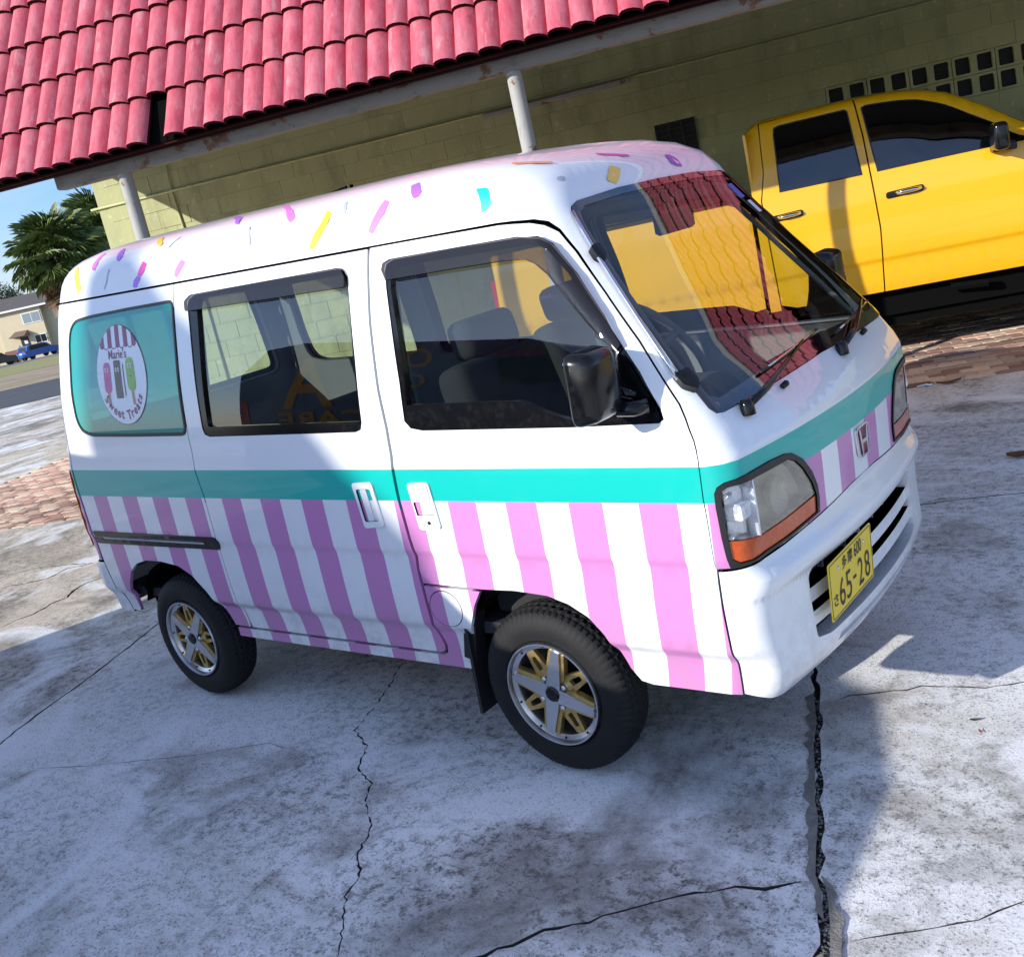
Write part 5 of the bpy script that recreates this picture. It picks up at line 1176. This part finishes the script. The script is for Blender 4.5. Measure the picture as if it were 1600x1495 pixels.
MB().box((-2.88, HW, 1.02), (.05, 1.86, .80)).build('tailgate', M['yellow'], pick); MB().box((-.88, HW, 1.02), (.04, 1.86, .80)).build('bed_front', M['yellow'], pick)
MB().box((-.79, HW, 1.25), (.02, 1.86, 1.30)).build('cab_back', M['yellow'], pick); MB().box((2.93, HW, .85), (.08, 1.80, .45)).build('grille', M['chrome'], pick)
bevel(MB().box((3.02, HW, .60), (.16, 1.95, .22)).build('front_bumper', M['chrome'], pick), .04); bevel(MB().box((-3.0, HW, .62), (.14, 1.90, .2)).build('rear_bumper', M['chrome'], pick), .03)
MB().box((0, HW, .47), (5.6, 1.62, .22)).box((.2, HW, .34), (2.6, 1.5, .14)).build('chassis', M['under'], pick)
MB().tube([(.50, .10, .50), (.75, .06, .49)], .03, 6).build('step_bracket', M['under'], pick)
for x in (-2.95,): 
    for y in (.10, 2*HW-.10): MB().box((x+.04, y, 1.05), (.06, .14, .36), ch=.01).build('tail_lamp', mat('red lens', (.5, .01, .01), .15, coat=1), pick)
def big_wheel(par, x, y, r_, out, z_=None):
    w = empty('wheel', (x, y, r_)); w.parent = par
    o = MB().rev([(.60*r_, -.02), (.72*r_, .01), (.90*r_, .0), (.97*r_, -.03), (r_, -.07), (r_, -.20), (.95*r_, -.25), (.6*r_, -.25)], 40, 'y', (0, 0, 0)).build('tyre', M['tyre'], w); autosmooth(o, 40)
    o = MB().rev([(.60*r_, .0), (.56*r_, .0), (.54*r_, -.06), (.50*r_, -.12), (0, -.12)], 32, 'y').build('rim', M['alloy'], w); autosmooth(o, 35)
    for k in range(5): a = 2*math.pi*k/5; MB().box((.27*r_*math.cos(a), -.05, .27*r_*math.sin(a)), (.50*r_, .04, .13*r_), rot=Matrix.Rotation(-a, 3, 'Y')).build('spoke', M['alloy'], w)
    if out < 0: w.scale = (1, -1, 1)
    return w
for x in (-2.0, 2.12): big_wheel(pick, x, .12, .39, -1); big_wheel(pick, x, 2*HW-.12, .39, 1)

# ================================================================== BLUE SERVICE VAN (outside the frame; mirrored in the panes, throws the shade)
M['blue'] = paint('dark blue van wrap', (.006, .045, .15)); M['wrapyellow'] = mat('yellow lettering', (.55, .30, .02), .5)
sv = empty('service_van', (-2.4, -4.35, 0), 0, 'dark blue service van with yellow lettering parked behind the camera side of the white van', 'van')
px_ = [(-5.0, .42), (-5.02, 1.35), (-5.0, 1.92), (-4.88, 2.04), (-4.66, 2.24), (-4.2, 2.27), (-3.6, 2.22), (-3.0, 2.15), (-1.95, 2.06), (-1.74, 1.98), (-1.52, 1.74), (-1.36, 1.54), (-1.1, 1.47), (-.66, 1.38), (-.30, 1.20), (0.0, .95), (.05, .60), (.02, .42)]
prof = [(x+2.4, z_) for x, z_ in px_]
o = extrude('van_body', prof, M['blue'], sv, 1.86, ((0, .93, 0), (1, 0, 0), (0, 0, 1))); bevel(o, .05, 3, 25)
def on_side(name, poly, m, off=.004, holes=(), par=None): return extrude(name, poly, m, par or sv, .006, ((0, .93+off, 0), (-1, 0, 0), (0, 0, 1)), holes=holes)
fx_ = lambda x: -(x+2.4)
def side_text(s_, xc, zc, w, h):
    V, T = text2d(s_, 1, .02); sz = V.max(0)-V.min(0); V = V*np.array([w/sz[0], h/sz[1]])
    obj('lettering', [(xc+2.4-v[0], .938, zc+v[1]) for v in V], [t for t in T], M['wrapyellow'], sv)
side_text('CARE', -3.97, 1.20, 1.05, .22); side_text('A', -4.12, 1.72, .62, .72); side_text('O', -2.91, 1.93, .28, .26); side_text('O', -2.95, 1.62, .24, .18)
on_side('side_window', rounded([(fx_(-1.45), 1.50), (fx_(-2.15), 1.50), (fx_(-2.2), 1.95), (fx_(-1.85), 1.95)], .04), M['tint'])
on_side('tail_lamp', rounded([(fx_(-4.99), 1.08), (fx_(-4.88), 1.08), (fx_(-4.90), 1.50), (fx_(-4.99), 1.50)], .02), mat('red tail lens', (.45, .01, .015), .15, coat=1))
for y in (.80, -.80):
    for x in (-4.2, -.75): big_wheel(sv, x+2.4, y, .36, 1 if y > 0 else -1)
# unseen board, added and outlined to cast the pointed shadow on the white van
def sunpos(u_, L): a = R(SUN_AZ); return u_*math.sin(a)+L*math.cos(a), -u_*math.cos(a)+L*math.sin(a)
Ls = -15.0; x, y = sunpos(0, Ls)
sgn = empty('shadow_blocker', (x, y, 0), R(SUN_AZ-90), 'unseen peaked board on two posts beyond the blue van, added to cast a shadow', 'shadow blocker')
kz = -Ls*math.tan(R(SUN_EL))
bd = [(a, b+kz) for a, b in [(-1.83, -.35), (-1.82, .60), (-1.765, 1.0), (-1.745, 1.28), (-1.70, 1.37), (-1.56, 1.44), (-1.42, 1.42), (-1.32, 1.34), (-1.12, 1.185), (-.52, .855), (-.333, .653), (-.108, .45), (-.06, .22), (-.03, .10), (-.03, -.35)]][::-1]
extrude('blocker_board', bd, M['logowhite'], sgn, .12, ((0, .06, 0), (1, 0, 0), (0, 0, 1)))
for u_ in (-1.5, -.4): MB().tube([(u_, 0, 0), (u_, 0, kz)], .06, 12).build('blocker_post', M['steel'], sgn)

# ================================================================== FAR LEFT: HOUSE, CARS, PALMS, TREES
HO = (-116.864, 53.908, 0); HYaw = R(40.4)
M['stucco'] = mat('cream stucco', (.62, .53, .36), .9, noise=.2, nscale=.6); M['shingle'] = mat('grey-brown shingles', (.115, .10, .095), .9, noise=.6, nscale=1.5, stretch=(1, 1, 6))
M['brickface'] = mat('red brick facing', (.22, .10, .075), .9, noise=.6, nscale=6, col2=(.30, .20, .16)); M['awn'] = mat('brown awning', (.20, .13, .095), .8); M['hpane'] = mat('house window glass', (.20, .26, .30), .1, coat=1)
hs = empty('apartment_house', HO, HYaw, 'two-storey cream apartment house with grey-brown roof across the street', 'house')
gz = -1.35
h_ = MB(); h_.box((.35, 2.2, (gz+4.5)/2), (5.3, 4.4, 4.5-gz)); h_.box((9.0, 3.0, (gz+4.5)/2), (12, 4.4, 4.5-gz)); h_.box((-9.2, 2.7, (gz+4.5)/2), (13.8, 4.4, 4.5-gz)); h_.build('walls', M['stucco'], hs)
obj('roof', [(-16, -.45, 4.52), (15, -.45, 4.52), (15, 3.4, 6.16), (-16, 3.4, 6.16), (-16, 7.2, 4.52), (15, 7.2, 4.52)], [(0, 1, 2, 3), (3, 2, 5, 4), (0, 3, 4), (1, 5, 2), (0, 4, 5, 1)], M['shingle'], hs)
MB().box((-.5, -.48, 4.55), (31, .06, .22)).build('fascia', M['wtrim'], hs)
MB().box((-1.45, -.05, -.55), (2.0, .1, 1.3)).build('brick_wainscot', M['brickface'], hs)
def hwin(x0, z0_, x1, z1, y=-.02, npane=2, glassm=None):
    f_ = MB(); f_.box(((x0+x1)/2, y, (z0_+z1)/2), (x1-x0, .08, z1-z0_)); o = f_.build('window_frame', M['wtrim'], hs); w = (x1-x0-.10*(npane+1))/npane
    for k in range(npane): MB().box((x0+.10+w/2+k*(w+.10), y-.04, (z0_+z1)/2), (w, .03, z1-z0_-.2)).build('pane', glassm or M['hpane'], o)
hwin(.66, 2.72, 2.83, 3.98); hwin(4.05, 2.7, 6.2, 3.9, y=.78); hwin(-3.3, 2.8, -1.75, 4.0, y=.48, npane=1, glassm=M['tint']); hwin(1.42, .27, 2.85, 1.31, glassm=M['tint']); hwin(7.5, 2.7, 9.6, 3.9, y=.78); hwin(4.3, .2, 6.3, 1.3, y=.78); hwin(-8, 2.8, -6, 4.0, y=.48); hwin(-8, .3, -6, 1.4, y=.48)
dr = MB().box((.24, -.03, .12), (.92, .08, 2.45)).build('front_door', M['steel'], hs); MB().box((.36, -.08, .72), (.40, .03, .40)).build('door_pane', M['wtrim'], dr)
obj('awning', [(-1.0, -1.3, 1.50), (.9, -1.3, 1.50), (1.05, 0, 1.42), (.85, 0, 2.06), (-.6, 0, 2.10), (-1.05, 0, 1.42)], [(0, 1, 3, 4), (1, 2, 3), (0, 4, 5), (0, 5, 2, 1)], M['awn'], hs)
# shrubs at the wall foot
def leaf_cloud(name, c, rad_, n, size, m, par=None, seed=0, zs=1.0, kind=None, loc=None):
    rg_ = np.random.RandomState(seed); V = []; Fs = []; k = 0
    cl = rg_.normal(size=(max(6, n//90), 3)); cl /= np.linalg.norm(cl, axis=1, keepdims=True); cl *= rg_.uniform(.35, .95, (len(cl), 1))
    for i in range(n):
        b = cl[rg_.randint(len(cl))]+rg_.normal(size=3)*.17; p = b*np.array(rad_)+np.array(c); d = rg_.normal(size=3); d /= np.linalg.norm(d); e_ = np.cross(d, rg_.normal(size=3)); e_ /= np.linalg.norm(e_); s_ = size*rg_.uniform(.6, 1.3)
        V += [p, p+d*s_+e_*s_*.35, p+d*s_*1.9, p+d*s_-e_*s_*.35]; Fs.append((k, k+1, k+2, k+3)); k += 4
    return obj(name, V, Fs, m, par, kind=kind, loc=loc)
M['leaf'] = mat('dark green leaves', (.035, .065, .018), .6, noise=.7, nscale=.8, col2=(.07, .10, .03)); M['bark'] = mat('grey bark', (.12, .10, .08), .9, noise=.6)
def tree(x, y, h, rad_, label, seed, n=2600):
    t = empty('broadleaf_tree', (x, y, ground_z(x, y)), 0, label, 'tree', 'trees beyond the house')
    m_ = MB(); m_.tube([(0, 0, 0), (.1, 0, h*.3), (-.1, .1, h*.6), (.1, 0, h*.85)], [.30, .24, .16, .06], 8)
    for a in range(5): an = a*1.26; m_.tube([(0, 0, h*(.35+.08*a)), (math.cos(an)*rad_[0]*.5, math.sin(an)*rad_[1]*.5, h*(.55+.07*a))], [.10, .03], 5)
    m_.build('trunk', M['bark'], t); leaf_cloud('crown', (0, 0, h*.72), rad_, n, .22, M['leaf'], t, seed)
def at_px(px, py, dep): d = Fv+Rv*(px-809.1)/1572.43-Uv*(py-694.8)/1572.43; return CP+d*dep
for px, dep, top, rd_, lb, sd_ in ((-14, 150, 442, 2.6, 'dark round tree at the left edge, just showing above the roof', 1), (17, 155, 452, 2.4, 'low dark tree showing over the roof between the palm and the left edge', 2), (120, 150, 400, 4.5, 'taller dark tree behind the house, mostly hidden by the palms', 3)):
    p = at_px(px, top, dep); gzz = ground_z(p[0], p[1]); h = (p[2]-gzz)*1.0; tree(p[0], p[1], h/1.02, (rd_, rd_, h*.32), lb, sd_, 2600)
# palms
M['frond'] = mat('green fan frond', (.085, .14, .03), .45, noise=.8, nscale=3, col2=(.17, .19, .05), obj_var=.3); M['frond_dead'] = mat('dry hanging frond', (.24, .16, .09), .85, noise=.6, nscale=4, obj_var=.25)
def fan(name, m, L, rb, droop, seed, fold=.5):
    rg_ = random.Random(seed); V = []; Fs = []
    V += [(0, -.02, 0), (0, .02, 0), (L, .012, -.06*L), (L, -.012, -.06*L)]; Fs.append((0, 1, 2, 3)); n = 34
    for k in range(n):
        a = R(-125+250*k/(n-1))+rg_.uniform(-.04, .04); r_ = rb*(.72+.28*math.cos(a*.55))*rg_.uniform(.85, 1.08); w = .026*rb/.9
        ox, oy = L, 0; dx, dy = math.cos(a), math.sin(a); nx, ny = -dy, dx; zf = fold*.10*abs(math.sin(a)); b = len(V)
        V += [(ox, oy, -.06*L), (ox+dx*r_*.5+nx*w, oy+dy*r_*.5+ny*w, -.06*L+zf-.03), (ox+dx*r_*.5-nx*w, oy+dy*r_*.5-ny*w, -.06*L+zf), (ox+dx*r_*.85+nx*w*.4, oy+dy*r_*.85+ny*w*.4, -.06*L+zf-droop*.35), (ox+dx*r_, oy+dy*r_, -.06*L+zf-droop)]
        Fs += [(b, b+1, b+2), (b+1, b+3, b+2), (b+3, b+4, b+2)]
    me = bpy.data.meshes.new(name); me.from_pydata(V, [], Fs); me.materials.append(m); return me
fans = [fan('frond', M['frond'], .95, .95, .30, k) for k in range(4)]; dead = [fan('dead_frond', M['frond_dead'], .5, .8, .5, 10+k) for k in range(3)]
def palm(c, label, seed, sc=1.0, nf=80):
    g0 = ground_z(c[0], c[1]); t = empty('fan_palm', (c[0], c[1], g0), 0, label, 'palm tree', 'fan palms by the building'); rg_ = random.Random(seed); top = c[2]-g0-.25
    m_ = MB(); pts = [(0.12*math.sin(k*.7), .06*math.cos(k), top*k/8) for k in range(9)]; m_.tube(pts, [.24, .20, .19, .19, .18, .19, .20, .23, .20], 12); m_.build('trunk', M['bark'], t)
    for k in range(nf):
        f_ = k/nf; el = R(82-115*f_+rg_.uniform(-10, 10)); az = k*2.39996+rg_.uniform(-.2, .2)
        o = link(bpy.data.objects.new('frond', fans[k % 4])); o.parent = t; o.location = (pts[-1][0], pts[-1][1], top); o.rotation_euler = (rg_.uniform(-.5, .5), -el, az); o.rotation_mode = 'XYZ'; s_ = sc*rg_.uniform(.88, 1.1); o.scale = (s_, s_, s_)
    for k in range(60):
        o = link(bpy.data.objects.new('dead_frond', dead[k % 3])); o.parent = t; o.location = (pts[-1][0], pts[-1][1], top-.25-rg_.random()*.6); o.rotation_euler = (rg_.uniform(-.8, .8), R(rg_.uniform(40, 80)), k*2.39996); s_ = sc*rg_.uniform(.95, 1.25); o.scale = (s_, s_, s_)
    return t
p = at_px(92, 392, 42); palm(p, 'fan palm with a shaggy brown skirt, nearer the left edge of the picture', 1, 1.12, 84)
p = at_px(156, 352, 47); palm(p, 'darker fan palm half hidden behind the corner of the block wall', 2, 1.05)
# parked cars
def small_car(loc, yaw_, col, label, suv=True):
    c_ = empty('parked_car', loc, yaw_, label, 'car', 'cars parked by the far house'); pt = paint('car paint '+label[:8], col)
    pr_ = [(-2.1, .35), (-2.15, .9), (-1.95, 1.02), (-1.75, 1.45), (-1.5, 1.58), (.3, 1.60), (.75, 1.45), (1.25, 1.05), (2.0, .92), (2.15, .7), (2.15, .35)]
    o = extrude('car_body', pr_[::-1], pt, c_, 1.76, ((0, .88, 0), (1, 0, 0), (0, 0, 1))); bevel(o, .09, 3, 20)
    for y, s_ in ((-.885, 1), (.885, -1)):
        q = rounded([(-1.6, 1.05), (1.0, 1.05), (.5, 1.48), (-1.45, 1.48)], .05); q = q if s_ > 0 else [(-a, b) for a, b in q]
        extrude('side_glass', q, M['tint'], c_, .01, ((0, y-.004*s_, 0), (s_, 0, 0), (0, 0, 1)))
    extrude('rear_glass', rounded([(-.66, 0), (.66, 0), (.58, .42), (-.58, .42)], .05), M['tint'], c_, .02, ((-1.955, 0, 1.05), (0, -1, 0), (.41, 0, .91)))
    MB().box((-2.16, 0, .80), (.02, .42, .14)).build('registration_plate', M['wtrim'], c_)
    for y in (-.72, .72):
        MB().box((-2.10, y, .98), (.12, .26, .16), ch=.02).build('tail_lamp', mat('car tail lens', (.4, .01, .01), .2), c_)
        for x in (-1.35, 1.35): MB().rev([(0, .1), (.2, .1), (.34, .08), (.34, -.08), (.2, -.1), (0, -.1)], 20, 'y', (x, y, .34)).build('wheel', M['tyre'], c_)
    return c_
p = at_px(62, 556, 112); small_car((p[0], p[1], ground_z(p[0], p[1])+.03), R(40.4+58), (.01, .09, .36), 'bright blue hatchback seen from behind, parked before the cream house')
p = at_px(-6, 569, 108); small_car((p[0], p[1], ground_z(p[0], p[1])+.03), R(40.4+30), (.03, .03, .035), 'dark car at the very left edge, parked before the house')
# a person standing behind the blue car
p = at_px(37.5, 562, 111); pe = empty('person', (p[0], p[1], ground_z(p[0], p[1])+.03), R(130), 'person in a white top and dark shorts standing left of the blue car', 'person')
def skin(name, joints, edges, m, parent, sub=1):
    me = bpy.data.meshes.new(name); me.from_pydata([j[:3] for j in joints], edges, []); o = link(bpy.data.objects.new(name, me)); o.parent = parent
    sk = o.modifiers.new('skin', 'SKIN'); 
    for v, j in zip(me.skin_vertices[0].data if me.skin_vertices else [], joints): v.radius = (j[3], j[3])
    if not me.skin_vertices:
        pass
    ss = o.modifiers.new('sub', 'SUBSURF'); ss.levels = sub; ss.render_levels = sub; me.materials.append(m); return o
def limb_body(name, J, E_, m, parent):
    bm = bmesh.new(); lay = bm.verts.layers.skin.verify(); vs = [bm.verts.new(j[:3]) for j in J]
    for v, j in zip(vs, J): v[lay].radius = (j[3], j[3])
    vs[0][lay].use_root = True
    for a, b in E_: bm.edges.new((vs[a], vs[b]))
    me = bpy.data.meshes.new(name); bm.to_mesh(me); bm.free(); me.materials.append(m); o = link(bpy.data.objects.new(name, me)); o.parent = parent
    o.modifiers.new('skin', 'SKIN'); s_ = o.modifiers.new('sub', 'SUBSURF'); s_.levels = 1; s_.render_levels = 1; return o
Jp = [(0, 0, .95, .15), (0, 0, 1.2, .14), (0, 0, 1.42, .13), (0, 0, 1.53, .055), (.01, 0, 1.62, .085), (.01, 0, 1.72, .08), (0, .10, .88, .10), (.02, .11, .50, .07), (0, .12, .08, .045), (.12, .12, .04, .04), (0, -.10, .88, .10), (-.02, -.11, .50, .07), (-.04, -.12, .08, .045), (.08, -.12, .04, .04), (0, .20, 1.42, .055), (.02, .27, 1.15, .042), (.10, .28, .92, .03), (0, -.20, 1.42, .055), (.02, -.27, 1.15, .042), (.12, -.26, .95, .03)]
Ep = [(0, 1), (1, 2), (2, 3), (3, 4), (4, 5), (0, 6), (6, 7), (7, 8), (8, 9), (0, 10), (10, 11), (11, 12), (12, 13), (2, 14), (14, 15), (15, 16), (2, 17), (17, 18), (18, 19)]
limb_body('body', Jp, Ep, mat('skin', (.30, .17, .11), .6), pe)
limb_body('shirt', [(0, 0, .98, .17), (0, 0, 1.2, .165), (0, 0, 1.42, .15), (0, .20, 1.42, .07), (.02, .26, 1.20, .06), (0, -.20, 1.42, .07), (.02, -.26, 1.20, .06)], [(0, 1), (1, 2), (2, 3), (3, 4), (2, 5), (5, 6)], mat('white cotton', (.75, .75, .74), .9), pe)
limb_body('shorts', [(0, 0, .98, .175), (0, .10, .88, .12), (.02, .11, .58, .10), (0, -.10, .88, .12), (-.02, -.11, .58, .10)], [(0, 1), (1, 2), (0, 3), (3, 4)], mat('dark cloth', (.03, .03, .04), .9), pe)
limb_body('hair', [(-.02, 0, 1.70, .088), (-.01, 0, 1.76, .08)], [(0, 1)], mat('dark hair', (.02, .015, .01), .8), pe)
# hedge strip at the wall foot of the house
for k, (s_, w, r_) in enumerate(((-1.2, .8, .35), (-3.2, .7, .5), (4.8, 1.0, .45))):
    x, y = HO[0]+s_*math.cos(HYaw)+1.0*math.sin(HYaw), HO[1]+s_*math.sin(HYaw)-1.0*math.cos(HYaw)
    t = empty('shrub', (x, y, gz), 0, ['low green shrub against the brick facing left of the house door', 'rounded shrub at the left edge before the cream house', 'low shrub before the right wing of the cream house, behind the parked car'][k], 'shrub', 'shrubs before the house')
    leaf_cloud('foliage', (0, 0, r_*.6), (w, w*.7, r_), 500, .09, M['leaf'], t, 20+k)
    MB().tube([(0, 0, 0), (0, 0, r_*.6)], .03, 5).build('stem', M['bark'], t)
